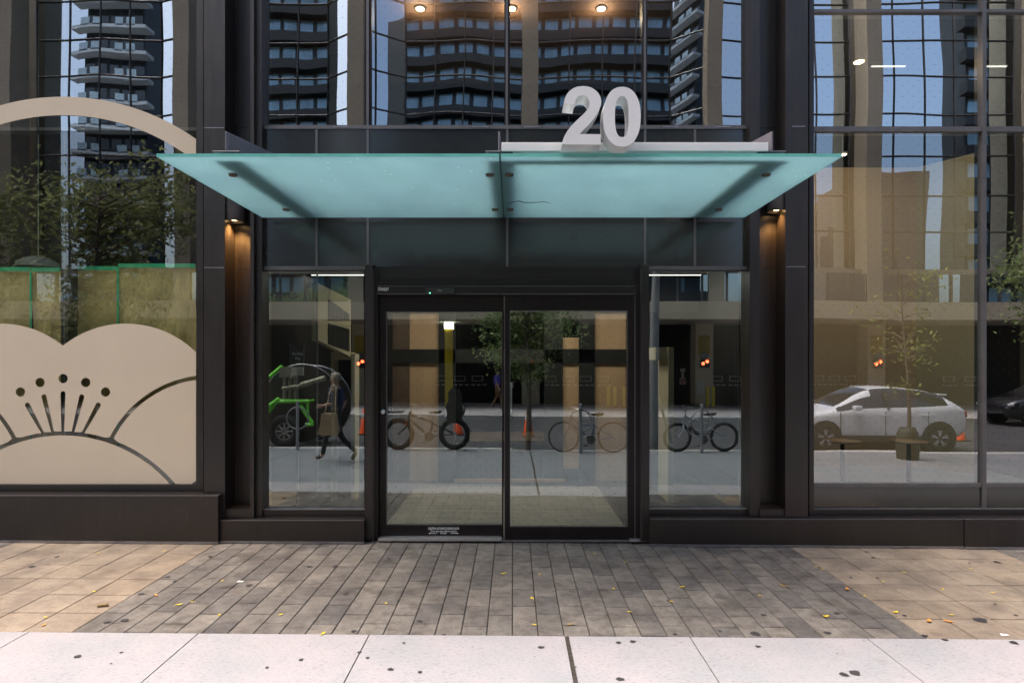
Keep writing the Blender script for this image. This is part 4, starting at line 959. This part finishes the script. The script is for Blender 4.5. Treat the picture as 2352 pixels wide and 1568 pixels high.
bicycle('electric_bicycle', 'silver electric bicycle with a rear rack standing along the kerb', x, -7.0, gz(x), .335, 1.08, .036, (.34, .36, .40), 'electric', R(-3))
x = (980-VX)*14.0/F
bicycle('cargo_bicycle', 'black fat-tyred bicycle with a black bag over its rear wheel', x, -7.0, gz(x), .36, 1.26, .055, (.03, .03, .034), 'fat', 0)
for px, lab in ((689, 'grey bicycle post beside the green trailer wheel'), (1330, 'grey bicycle post behind the dark blue bicycle'), (1608, 'grey bicycle post behind the silver electric bicycle')):
    M['grey_post'] = M.get('grey_post') or plain('galvanised_post', (.28, .29, .31), .4, .5, .1)
    x = (px-VX)*13.9/F; t = thing('bicycle_post', lab, 'bicycle post', (x, -6.9, 0), 0, 'ring and post bicycle stands along the kerb')
    m = MB(); m.lathe((x, -6.75, gz(x)), [(.035, 0), (.035, 1.08), (.03, 1.1), (0, 1.1)], 12); m.build('post', M['grey_post'], t)
    m = MB(); m.torus((x, -6.75, gz(x)+.72), .24, .016, 'y', 30, 8); m.build('ring', M['grey_post'], t)
# ---- cars
M['car_white'] = plain('white_car_paint', (.70, .73, .78), .25, 0, .02, 1, coat=.6); M['car_dark'] = plain('black_car_paint', (.012, .013, .018), .2, 0, .05, 1, coat=.8)
M['rim_silver'] = plain('rim_silver', (.55, .55, .57), .35, .3, .05); M['car_glass'] = plain('car_window_glass', (.02, .022, .025), .06, 0, .1, 1, spec=.9); M['lamp_red'] = plain('tail_lamp', (.30, .012, .012), .2); M['lamp_clear'] = plain('headlamp', (.55, .57, .6), .15, .3)
def car(label, x, y, z, paint):
    t = thing('parked_car', label, 'car', (x, y, z)); t['_local'] = 1
    # stations: x, half width, sill z, belt z, roof z, roof half width
    S = [(-2.20, .62, .38, .66, .70, .45), (-2.12, .78, .26, .74, .80, .62), (-1.9, .88, .22, .84, .92, .68), (-1.5, .91, .22, .92, .99, .70), (-1.05, .91, .22, .99, 1.06, .70),
         (-.55, .91, .22, 1.02, 1.38, .62), (-.15, .92, .22, 1.03, 1.57, .60), (.35, .92, .22, 1.04, 1.60, .60), (.9, .92, .22, 1.07, 1.57, .59), (1.35, .92, .24, 1.10, 1.50, .57), (1.65, .90, .28, 1.14, 1.42, .54), (1.95, .86, .34, 1.12, 1.20, .60), (2.14, .80, .42, 1.02, 1.06, .60), (2.20, .66, .48, .90, .93, .5)]
    m = MB(); rings = []
    for (X, w, zs_, zb, zr, wr) in S:
        prof = [(w*.80, zs_), (w*.985, zs_+.10), (w, zs_+.30), (w, zb-.14), (w*.97, zb), (wr+(w*.97-wr)*.32, zb+(zr-zb)*.72), (wr, zr-.02), (wr*.5, zr), (0, zr+.01)]
        rings.append([(X, -a, b) for a, b in prof] + [(X, a, b) for a, b in prof[-2::-1]])
    n = len(rings[0]); vs = [v for rg in rings for v in rg]; fs = []; mi = []
    for i in range(len(rings)-1):
        for k in range(n-1): fs.append((i*n+k, (i+1)*n+k, (i+1)*n+k+1, i*n+k+1))
    m.add(vs, fs, 0, True)
    q = 0
    for i in range(len(rings)-1):
        for k in range(n-1):
            kk = min(k, n-2-k)
            if (kk == 4 and 4 <= i <= 9) or (kk == 5 and 6 <= i <= 9) or (kk >= 6 and i in (4, 5, 10)): m.m[q] = 1
            q += 1
    m.add(rings[0], [tuple(range(n))]); m.add(rings[-1], [tuple(range(n))[::-1]])
    bd = m.build('body', [paint, M['car_glass']], t); ss = bd.modifiers.new('s', 'SUBSURF'); ss.levels = ss.render_levels = 2
    for s in (-1, 1):
        for X in (-.98, .12, 1.12): m = MB(); m.box(X-.006, X+.006, s*.90, s*.922, .42, .98); m.build('door_seam', M['black_box'], t)
        m = MB(); m.box(.16, .24, s*.66, s*.86, 1.05, 1.08); m.tube([(.2, s*.905, 1.04), (.2, s*.70, 1.46)], .03, 6); m.build('door_pillar', M['black_box'], t)
        m = MB(); m.box(-.72, -.52, s*.92, s*1.08, 1.02, 1.14); mo = m.build('wing_mirror', paint, t, bevel=.035)
        for X in (.02, .95): 
            m = MB(); m.box(X, X+.2, s*.925, s*.945, .90, .925); m.build('door_handle', paint, t, bevel=.008)
        m = MB(); m.box(-1.0, 1.02, s*.88, s*.93, .23, .40); m.build('sill_trim', M['black_box'], t, bevel=.02)
        m = MB(); m.box(2.02, 2.16, s*.55, s*.80, .84, 1.0); m.build('tail_light', M['lamp_red'], t, bevel=.03)
        m = MB(); m.box(-2.14, -1.98, s*.5, s*.80, .66, .76); m.build('headlight', M['lamp_clear'], t, bevel=.03)
        for X in (-1.36, 1.38):
            m = MB(); m.tube([(X, s*.70, .36), (X, s*.932, .36)], .41, 28); m.build('wheel_arch', M['black_box'], t)
            m = MB(); m.torus((X, s*.86, .345), .27, .085, 'y', 32, 10); wh = m.build('wheel', M['tyre'], t)
            m = MB(); m.tube([(X, s*.80, .345), (X, s*.90, .345)], .075, 14); m.torus((X, s*.91, .345), .205, .018, 'y', 28, 6)
            for k in range(5):
                a = 2*PI*k/5+.3
                for da in (-.16, .16): m.tube([(X+.05*math.cos(a), s*.915, .345+.05*math.sin(a)), (X+.205*math.cos(a+da), s*.915, .345+.205*math.sin(a+da))], .026, 6)
            m.build('rim', M['rim_silver'], wh)
    m = MB(); m.box(1.56, 1.86, -.50, .50, 1.375, 1.405); m.build('spoiler', paint, t, bevel=.012)
    return t
x = 8.95; car('white crossover car parked at the kerb, mirrored in the right shop window', x, -8.95, -.13+gz(x), M['car_white'])
car('dark car parked across the street at the right edge of the reflection', (2440-VX)*21.5/F, -14.9, -.13+gz(9), M['car_dark'])
# ---- green cable trailer with its reel
M['lime'] = plain('lime_green_paint', (.22, .85, .05), .4, 0, .1, 4); M['reel'] = plain('brown_reel', (.045, .036, .03), .7, 0, .25, 2); M['grease'] = plain('greasy_steel', (.33, .31, .22), .5, .2, .3, 6)
tr = thing('cable_trailer', 'lime green cable trailer with a big dark reel parked at the kerb', 'trailer', ((640-VX)*15.3/F, -8.7, -.13))
def P(px, py, r): a = V(px, py, r); return (a[0], -r, a[1])
m = MB(); r = 8.35
def beam(a, b, w=.05, r1=None):
    m.tube([P(*a, r1 or r), P(*b, r1 or r)], w, 4, smooth=False)
beam((560, 905), (602, 868), .045); beam((602, 878), (646, 840), .05); beam((560, 975), (640, 915), .06); beam((585, 985), (632, 925), .035); beam((636, 921), (708, 921), .055); beam((704, 921), (706, 950), .035); beam((688, 930), (716, 972), .05); beam((560, 985), (600, 985), .05); beam((700, 975), (718, 975), .05)
beam((560, 905), (602, 868), .03, 9.6); beam((636, 921), (708, 921), .04, 9.6); beam((560, 975), (640, 915), .04, 9.6)
for a in ((636, 921), (708, 921)): p1 = P(*a, 8.35); m.tube([p1, (p1[0], -9.6, p1[2])], .035, 4)
m.build('frame', M['lime'], tr)
for rr in (8.3, 9.6):
    c = P(653, 992, rr); c = (c[0], c[1], .29+0*c[2])
    m = MB(); m.torus((c[0], c[1], c[2]), .31, .115, 'y', 36, 10); w = m.build('wheel', M['tyre'], tr)
    m = MB(); m.torus((c[0], c[1]+.05, c[2]), .215, .02, 'y', 30, 6); m.tube([(c[0], c[1]-.03, c[2]), (c[0], c[1]+.06, c[2])], .08, 16)
    for k in range(8): a = 2*PI*k/8; m.tube([(c[0]+.06*math.cos(a), c[1]+.05, c[2]+.06*math.sin(a)), (c[0]+.21*math.cos(a), c[1]+.05, c[2]+.21*math.sin(a))], .03, 6)
    m.build('rim', plain('pale_rim', (.42, .40, .36), .5), w)
m = MB(); 
for px in (652, 664, 676): p = P(px, 880, 8.4); m.tube([(p[0], p[1], P(0, 918, 8.4)[2]), (p[0], p[1], P(0, 850, 8.4)[2])], .045, 8)
p = P(660, 855, 8.4); m.box(p[0]-.2, p[0]+.2, p[1]-.08, p[1]+.08, p[2]-.12, p[2]+.14)
m.tube([P(690, 884, 8.3), P(745, 868, 8.3)], .07, 8); m.tube([P(646, 892, 8.3), P(700, 884, 8.3)], .05, 8)
m.build('winch', M['grease'], tr)
for i, (px, rr) in enumerate(((692, 8.75), (720, 9.35))):
    c = P(px, 925, rr); m = MB(); m.tube([(c[0], c[1]-.02, c[2]), (c[0], c[1]+.02, c[2])], .98, 48); rl = m.build('reel_flange', M['reel'], tr)
    m = MB(); m.torus(c, .98, .022, 'y', 60, 8); m.build('rim_band', M['spoke'], rl)
c = P(706, 925, 9.0); m = MB(); m.tube([(c[0], -9.35, c[2]), (c[0], -8.75, c[2])], .5, 32); m.build('reel_drum', M['reel'], tr)
# ---- utility pole with braces
M['galv'] = plain('galvanised_pole', (.30, .31, .32), .45, .3, .12, 3)
p0 = P(1506, 985, 8.2)
up = thing('utility_pole', 'tall grey utility pole with side braces beside the silver bicycle', 'pole', (p0[0], -8.2, 0))
m = MB(); m.tube([(p0[0]-.05, -8.2, -.1), (p0[0]-.02, -8.2, 3), (p0[0]+.05, -8.2, 5.1)], [.13, .11, .07], 16); m.build('shaft', M['galv'], up)
m = MB(); m.tube([(p0[0]-.02, -8.2, 1.45), (p0[0]+.42, -8.2, .0)], .035, 8); m.tube([(p0[0]-.1, -8.2, 1.35), (p0[0]-.42, -8.2, .0)], .035, 8); m.build('brace', M['galv'], up)
# ---- trees
def leaf_mat(name, a, b):
    m = N(name); geo = m.n('ShaderNodeNewGeometry'); r = m.ramp(geo.outputs['Random Per Island'], [(0, a), (1, b)]); m.l(r.outputs[0], m.b.inputs['Base Color']); m.b.inputs['Roughness'].default_value = .6
    tl = m.n('ShaderNodeBsdfTranslucent'); m.l(r.outputs[0], tl.inputs[0]); mx = m.n('ShaderNodeMixShader'); mx.inputs[0].default_value = .45; m.l(m.b.outputs[0], mx.inputs[1]); m.l(tl.outputs[0], mx.inputs[2]); m.l(mx.outputs[0], m.out.inputs[0]); return m.mat
M['bark'] = plain('bark', (.12, .10, .08), .9, 0, .3, 12, .5)
M['leaf_dark'] = leaf_mat('green_leaves', (.10, .16, .05), (.34, .42, .17)); M['leaf_light'] = leaf_mat('yellow_green_leaves', (.14, .20, .04), (.34, .38, .09)); M['leaf_mid'] = leaf_mat('mid_green_leaves', (.14, .18, .07), (.34, .38, .17))
def tree(name, label, x, y, h0, top, spread, nb, nl, lm, tr_=.06, lsz=.07, lean=0, planter=False, droop=0.0, clump=.42, seed=1, ylim=None):
    rnd = random.Random(seed); z0 = gz(x)
    t = thing(name, label, 'tree', (x, y, z0), 0, 'street trees along the kerb')
    m = MB(); tip = (x+lean, y, top*.93)
    trunk = [(x+lean*u*u+.03*math.sin(5*u), y+.03*math.sin(4*u+1), z0+(top*.95-z0)*u) for u in [i/8 for i in range(9)]]
    m.tube(trunk, [tr_*(1-.8*i/8) for i in range(9)], 9); m.build('trunk', M['bark'], t)
    b = MB(); cl = []
    for i in range(nb):
        u = h0 + (1-h0)*rnd.random()**1.1; base = Vector((x+lean*u*u, y, z0+(top*.95-z0)*u)); a = rnd.uniform(0, 2*PI)
        k = math.sin(PI*min(1, .25+.75*(1-(u-h0)/(1-h0)*.8)))**.5
        L = spread*rnd.uniform(.55, 1.05)*k; up_ = rnd.uniform(.15, .7)-droop
        if ylim is not None and base.y+math.sin(a)*L > ylim: a = -abs(a % (2*PI)) if math.sin(-abs(a % (2*PI))) < 0 else a+PI; L *= .9
        e = base + Vector((math.cos(a)*L, math.sin(a)*L, L*up_)); mid = base.lerp(e, .5)+Vector((0, 0, .08*L))
        b.tube([base, mid, e], [tr_*.32, tr_*.2, tr_*.07], 5)
        for v in (.45, .7, .88, 1.0): cl.append(base.lerp(e, v)+Vector((rnd.gauss(0, .1), rnd.gauss(0, .1), rnd.gauss(0, .1)))*spread*.5)
    b.build('branches', M['bark'], t)
    c = MB()
    for i in range(nl):
        p = rnd.choice(cl) + Vector((rnd.gauss(0, 1), rnd.gauss(0, 1), rnd.gauss(0, .8)))*clump*spread*.32
        if ylim is not None and p.y > ylim: p.y = ylim-abs(p.y-ylim)-.05
        q = Euler((rnd.uniform(-1, 1), rnd.uniform(-1, 1), rnd.uniform(0, 6.3))).to_matrix(); s = lsz*rnd.uniform(.6, 1.3)
        c.add([p+q@Vector(v) for v in ((-s, 0, 0), (0, -s*.42, .1*s), (s, 0, 0), (0, s*.42, .1*s))], [(0, 1, 2, 3)])
    c.build('crown', lm, t)
    if planter:
        m = MB(); m.lathe((x, y, z0), [(.20, 0), (.215, .3), (.19, .56), (.14, .68), (.10, .66), (.07, .62)], 18); m.build('watering_bag', plain('green_watering_bag', (.028, .035, .02), .6, 0, .3, 6), t)
    return t
tx = (1212-VX)*14.3/F
tree('street_tree', 'leafy young street tree with a dark trunk mirrored in the door panes', tx, -7.33, .50, 3.45, 1.25, 40, 5600, M['leaf_dark'], .075, .058, 0, False, .25, .5, 3, -7.16)
tx = (2086-VX)*13.1/F
tree('sapling', 'thin yellow-green sapling with a dark watering bag in front of the white car', tx, -6.15, .40, 3.9, .95, 22, 420, M['leaf_light'], .045, .06, -.1, True, 0, .5, 5)
tree('street_tree', 'large green tree mirrored in the left shop window above the brown paper', (215-VX)*14.3/F, -7.3, .45, 6.2, 2.3, 34, 6500, M['leaf_mid'], .09, .085, .2, False, .1, .55, 8, -6.9)
tree('street_tree', 'dark tree at the far left of the reflection in the left shop window', (-60-VX)*15.5/F, -7.3, .45, 6.0, 2.2, 32, 5500, M['leaf_mid'], .09, .085, 0, False, .1, .55, 9, -6.9)
tree('street_tree', 'dark tree mirrored in the narrow pane at the right edge', (2330-VX)*16.5/F, -7.3, .45, 5.0, 1.7, 40, 5200, M['leaf_dark'], .1, .07, 0, False, .1, .55, 12, -6.9)
# ---- towers behind our building, mirrored twice
M['tower_dark'] = plain('dark_tower_wall', (.04, .048, .056), .5, 0, .15, .1); M['tower_slab'] = plain('dark_balcony_slab', (.016, .020, .024), .6, 0, .1); M['tower_win'] = plain('blue_tower_windows', (.30, .44, .52), .15, .3, .3, .12, stretch=(4, 1, 1))
M['tower_white'] = plain('pale_balcony_concrete', (.78, .80, .80), .7, 0, .06, .2); M['rail_glass'] = plain('balcony_glass', (.55, .66, .70), .15, .1, .1)
def tower(name, label, x0, x1, y, depth, top, fl, wall, slab, win, over=1.2, winw=2.2, cat='tower'):
    t = thing(name, label, cat, ((x0+x1)/2, y, 0))
    m = MB(); m.box(x0, x1, y, y+depth, 0, top); m.build('wall', wall, t)
    z = 6.0; s = MB(); w = MB(); g = MB()
    while z < top-1:
        s.box(x0-over*.6, x1+over*.6, y-over, y, z, z+1.15 if slab is M['tower_slab'] else z+.42)
        n = int((x1-x0)/winw)
        for k in range(n):
            a = x0+(k+.12)*winw; w.box(a, a+winw*.76, y-.05, y, z+1.2, z+fl-.25)
            if slab is not M['tower_slab'] and k % 3 != 2: g.box(a, a+winw*.7, y-over, y-over+.05, z+.28, z+1.25)
        z += fl
    s.build('balconies', slab, t); w.build('windows', win, t)
    if g.v: g.build('balcony_railings', M['rail_glass'], t)
    return t
tower('apartment_tower', 'dark tower with blue window bands mirrored in the upper windows', -31.5, 23.0, 30, 20, 62, 3.3, M['tower_dark'], M['tower_slab'], M['tower_win'])
tower('apartment_tower', 'pale tower with white balconies mirrored in the left shop window', -54.0, -46.0, 30, 8, 60, 3.1, M['tower_dark'], M['tower_white'], M['car_glass'], 1.6, 1.6)
tower('apartment_tower', 'dark tower with slanting balcony bands mirrored at the right edge', 44.0, 60, 12, 3.2, 50, 3.1, M['tower_dark'], M['tower_slab'], M['tower_win'], 1.2, 2.6)
tower('apartment_tower', 'dark distant tower at the left edge of the reflection', -90, -60.5, 30, 3, 58, 3.1, M['tower_dark'], M['tower_slab'], M['car_glass'], 1.2, 2.6)
st = thing('stepped_building', 'stepped brown building rising to the right in the right shop window', 'building', (50, 55, 0))
for k in range(8):
    m = MB(); m.box(46.5+k*1.2+8, 46.5+(k+1)*1.2+8 if k < 7 else 74, 62, 80, 0, 24+k*1.7); m.build('step', plain('brown_masonry', (.16, .13, .12), .8, 0, .3, .6), st) if k == 0 else m.build('step', st.children[0].data.materials[0], st)
# ---- people
M['skin'] = plain('skin', (.48, .30, .22), .5, 0, .05); M['hair_grey'] = plain('grey_hair', (.22, .19, .16), .7, 0, .2, 30); M['navy'] = plain('navy_shirt', (.018, .028, .075), .8, 0, .15, 8); M['trousers'] = plain('black_trousers', (.02, .02, .022), .8, 0, .2, 8)
M['bag_tan'] = plain('tan_tote_bag', (.34, .25, .15), .7, 0, .12, 6); M['purple'] = plain('purple_shirt', (.10, .08, .38), .8, 0, .15); M['shoe'] = plain('dark_shoe', (.03, .02, .018), .5); M['hair_dark'] = plain('dark_hair', (.03, .022, .02), .7)
def skin_obj(name, joints, edges, radii, mat, parent, sub=2):
    me = bpy.data.meshes.new(name); me.from_pydata(joints, edges, []); me.materials.append(mat)
    o = bpy.data.objects.new(name, me); col.objects.link(o); o.parent = parent
    sk = o.modifiers.new('skin', 'SKIN'); sk.use_smooth_shade = True; me.skin_vertices.new() if not me.skin_vertices else None
    for v, r in zip(me.skin_vertices[0].data, radii): v.radius = (r, r) if not isinstance(r, tuple) else r
    me.skin_vertices[0].data[0].use_root = True
    ss = o.modifiers.new('sub', 'SUBSURF'); ss.levels = ss.render_levels = sub
    return o
def person(label, x, y, z, rz, pose, shirt, legs, hair, extra=None, scale=1.0):
    t = thing('person', label, 'person', (x, y, z), rz); t['_local'] = 1; t.scale = (scale,)*3
    J = dict(pelvis=(0, 0, .95), waist=(0, 0, 1.10), chest=(.02, 0, 1.30), neckb=(.0, 0, 1.46), neck=(.01, 0, 1.53), head=(.02, 0, 1.62), top=(.015, 0, 1.73),
             shl=(0, .17, 1.42), shr=(0, -.17, 1.42), ell=(-.03, .23, 1.15), elr=(-.03, -.23, 1.15), wrl=(.06, .22, .93), wrr=(.06, -.22, .93),
             hil=(0, .09, .90), hir=(0, -.09, .90), knl=(.05, .09, .50), knr=(-.02, -.09, .50), anl=(0, .09, .09), anr=(0, -.09, .09), tol=(.17, .09, .04), tor=(.17, -.09, .04))
    J.update(pose); Rr = dict(pelvis=.125, waist=.115, chest=.145, neckb=.07, neck=.052, head=.092, top=.07, shl=.062, shr=.062, ell=.042, elr=.042, wrl=.028, wrr=.028, hil=.085, hir=.085, knl=.055, knr=.055, anl=.038, anr=.038, tol=.035, tor=.035)
    E = [('pelvis', 'waist'), ('waist', 'chest'), ('chest', 'neckb'), ('neckb', 'neck'), ('neck', 'head'), ('head', 'top'), ('neckb', 'shl'), ('neckb', 'shr'), ('shl', 'ell'), ('shr', 'elr'), ('ell', 'wrl'), ('elr', 'wrr'),
         ('pelvis', 'hil'), ('pelvis', 'hir'), ('hil', 'knl'), ('hir', 'knr'), ('knl', 'anl'), ('knr', 'anr'), ('anl', 'tol'), ('anr', 'tor')]
    def chain(name, names, mat, grow, parent=t):
        idx = {k: i for i, k in enumerate(names)}
        return skin_obj(name, [J[k] for k in names], [(idx[a], idx[b]) for a, b in E if a in idx and b in idx], [Rr[k]*grow for k in names], mat, parent)
    full = list(J.keys()); chain('body', full, M['skin'], 1.0)
    chain('shirt', ['chest', 'waist', 'pelvis', 'neckb', 'shl', 'shr', 'ell', 'elr'], shirt, 1.13)
    chain('trousers', ['pelvis', 'waist', 'hil', 'hir', 'knl', 'knr', 'anl', 'anr'], legs, 1.16)
    for s, a, b in (('l', 'anl', 'tol'), ('r', 'anr', 'tor')): skin_obj('shoe', [J[a], J[b]], [(0, 1)], [.048, .042], M['shoe'], t, 1)
    h = Vector(J['head']); m = MB(); m.lathe((0, 0, 0), [(.104, -.02), (.110, .03), (.095, .09), (.055, .125), (0, .135)], 18)
    m.v = [(h.x-.015+a, h.y+b, h.z+c+.02) for a, b, c in m.v]; m.build('hair', hair, t)
    m = MB(); m.tube([h+Vector((.075, 0, .02)), h+Vector((.115, 0, -.02)), h+Vector((.08, 0, -.03))], [.008, .016, .01], 6); m.build('nose', M['skin'], t)
    m = MB()
    for s in (-1, 1): m.lathe(h+Vector((.082, s*.032, .018)), [(0, -.009), (.010, 0), (0, .009)], 8)
    m.box(h.x+.082, h.x+.094, -.025+h.y, .025+h.y, h.z-.058, h.z-.050); m.build('eyes_and_mouth', M['shoe'], t)
    for w, e in (('wrl', 'ell'), ('wrr', 'elr')):
        a = Vector(J[w]); d = (a-Vector(J[e])).normalized(); side = d.cross(Vector((1, 0, 0))).normalized(); f2 = d.cross(side).normalized()
        m = MB(); m.tube([a, a+d*.045, a+d*.085], [.026, .038, .034], 8)
        for k in range(4): b0 = a+d*.08+f2*(-.027+.018*k); m.tube([b0, b0+d*(.03+.006*(k in (1, 2)))+side*.004, b0+d*(.052+.012*(k in (1, 2)))+side*.022], [.009, .008, .006], 6)
        m.tube([a+d*.03+f2*-.03, a+d*.065+f2*-.052, a+d*.09+f2*-.05], [.011, .010, .007], 6); m.build('hand', M['skin'], t)
    if extra: extra(t)
    return t
wx, wy = atR(770, 1060)
def tote(t):
    m = MB(); m.prism([(-.10, .98), (.16, .99), (.20, .75), (.23, .60), (.16, .55), (-.12, .57), (-.16, .64), (-.13, .8)], -.42, -.27); b = m.build('tote_bag', M['bag_tan'], t, bevel=.03)
    m = MB(); m.tube([(-.08, -.33, 1.0), (-.05, -.20, 1.50), (.03, -.18, 1.52), (.12, -.33, 1.0)], .012, 6); m.build('strap', M['bag_tan'], b)
person('person in a navy shirt and black trousers striding left with a tan tote bag', wx, wy, gz(wx), PI, dict(pelvis=(0, 0, .93), knl=(.22, .09, .52), anl=(.30, .09, .10), tol=(.45, .09, .05), knr=(-.12, -.09, .50), anr=(-.42, -.09, .20), tor=(-.33, -.09, .04), ell=(-.12, .22, 1.17), wrl=(-.02, .2, .96), elr=(.02, -.24, 1.16), wrr=(.2, -.2, 1.12)),
       M['navy'], M['trousers'], M['hair_grey'], tote, 1.0)
px_, py_ = atR(1140, 925)
person('person in a purple shirt walking on the far pavement in front of the garage', (1142-VX)*26.5/F, -19.5, 0, 0, dict(knl=(.16, .09, .52), anl=(.2, .09, .09), tol=(.36, .09, .04), anr=(-.24, -.09, .14), tor=(-.12, -.09, .04)), M['purple'], plain('patterned_trousers', (.16, .09, .04), .8, 0, .8, 9), M['hair_dark'], None, .97)
# ---- fallen leaves on the paving
M['leaf_y'] = plain('yellow_leaf', (.85, .60, .02), .6, 0, .15, 40); M['leaf_o'] = plain('orange_leaf', (.60, .26, .05), .6, 0, .15, 40); M['leaf_b'] = plain('brown_leaf', (.30, .20, .08), .7, 0, .2, 40)
def leafmesh(name, s, mat, seed):
    rnd = random.Random(seed); m = MB(); n = 10; vs = []
    for i in range(n):
        a = 2*PI*i/n; r = s*(1 if i % 5 else 1.35)*rnd.uniform(.85, 1.1); vs.append((r*math.cos(a), r*.55*math.sin(a), .006+.35*s*abs(math.cos(a))**2*rnd.uniform(.3, 1)))
    vs.append((0, 0, .003)); m.add(vs, [(i, (i+1) % n, n) for i in range(n)], 0, True); m.tube([(s*.95, 0, .006), (s*1.7, .1*s, .003)], .0012, 4); return m
protos = {}
lv = {0: [(901, 280, 'y'), (867, 635, 'y'), (420, 870, 'y'), (400, 942, 'o'), (1432, 668, 'o'), (1648, 755, 'Y'), (2013, 850, 'y'), (2040, 536, 'y'), (1511, 261, 'y'), (1800, 178, 'y'), (1488, 146, 'y'), (1767, 730, 'y')],
      960: [(615, 1022, 'Y'), (1197, 743, 'y'), (225, 847, 'y'), (2270, 470, 'Y'), (755, 167, 'y')],
      1920: [(187, 698, 'Y'), (210, 940, 'y'), (933, 607, 'y'), (1075, 820, 'y'), (1460, 725, 'y'), (1568, 590, 'Y'), (1990, 455, 'b'), (536, 937, 'b'), (1038, 362, 'y'), (253, 477, 'y'), (2115, 183, 'y'), (2278, 672, 'y'), (765, 287, 'y')],
      2880: [(445, 403, 'y'), (502, 432, 'y'), (730, 613, 'O'), (143, 582, 'B'), (528, 862, 'Y'), (887, 676, 'y'), (1173, 824, 'Y'), (1480, 906, 'O'), (1655, 908, 'O'), (1687, 848, 'y'), (1054, 545, 'y'), (1252, 459, 'y'), (1607, 612, 'y'), (2068, 643, 'y'), (1858, 422, 'y'), (1988, 205, 'y')]}
names = {'y': ('small yellow leaf', 'leaf_y', .0145), 'Y': ('larger yellow leaf', 'leaf_y', .022), 'o': ('small orange leaf', 'leaf_o', .020), 'O': ('larger orange leaf', 'leaf_o', .030), 'b': ('small brown leaf', 'leaf_b', .026), 'B': ('larger brown leaf', 'leaf_b', .04)}
k = 0
for ox, lst in lv.items():
    for (zx, zy, c) in lst:
        x, y = G(*Z1(zx, zy, ox)); nm, mt, s = names[c]; k += 1
        o = leafmesh('fallen_leaf', s, M[mt], k).build('fallen_leaf', M[mt]); o.location = (x, y, gz(x)+.001); o.rotation_euler = (0, 0, random.uniform(0, 6.3))
        tan_ = (x < -3.23 and x > -5.4) or x > 3.03
        where = 'lying on the dark pavers in front of the doors' if abs(x) < 2.9 else ('lying on the dark paving strip' if -3.3 < x < 3.1 else ('lying on the tan slabs at the left' if x < 0 else 'lying on the tan slabs at the right'))
        tag(o, nm+' '+where, 'leaf', 'fallen leaves: %s %s' % (nm, where))
x, y = G(*Z1(945, 768, 0)); m = MB(); m.tube([(-.035, -.012, .012), (.035, .012, .013)], .011, 10)
o = m.build('cigar_stub', M['leaf_b']); o.location = (x, y, gz(x)+.001); tag(o, 'short rolled brown stub lying on the tan slabs at the left', 'stub')
for zx, zy, ox, lab in ((2208, 541, 0, 'white scrap of paper on the dark pavers left of the doors'), (2172, 1030, 2880, 'pale round scrap at the edge of the right tan slabs')):
    x, y = G(*Z1(zx, zy, ox)); m = MB(); m.add([(-.03, -.012, .002), (.025, -.018, .006), (.03, .014, .002), (-.022, .018, .007)], [(0, 1, 2, 3)])
    o = m.build('paper_scrap', M['white']); o.location = (x, y, gz(x)+.001); tag(o, lab, 'scrap')
for o in bpy.data.objects:
    if o.get('_local') is not None: del o['_local']
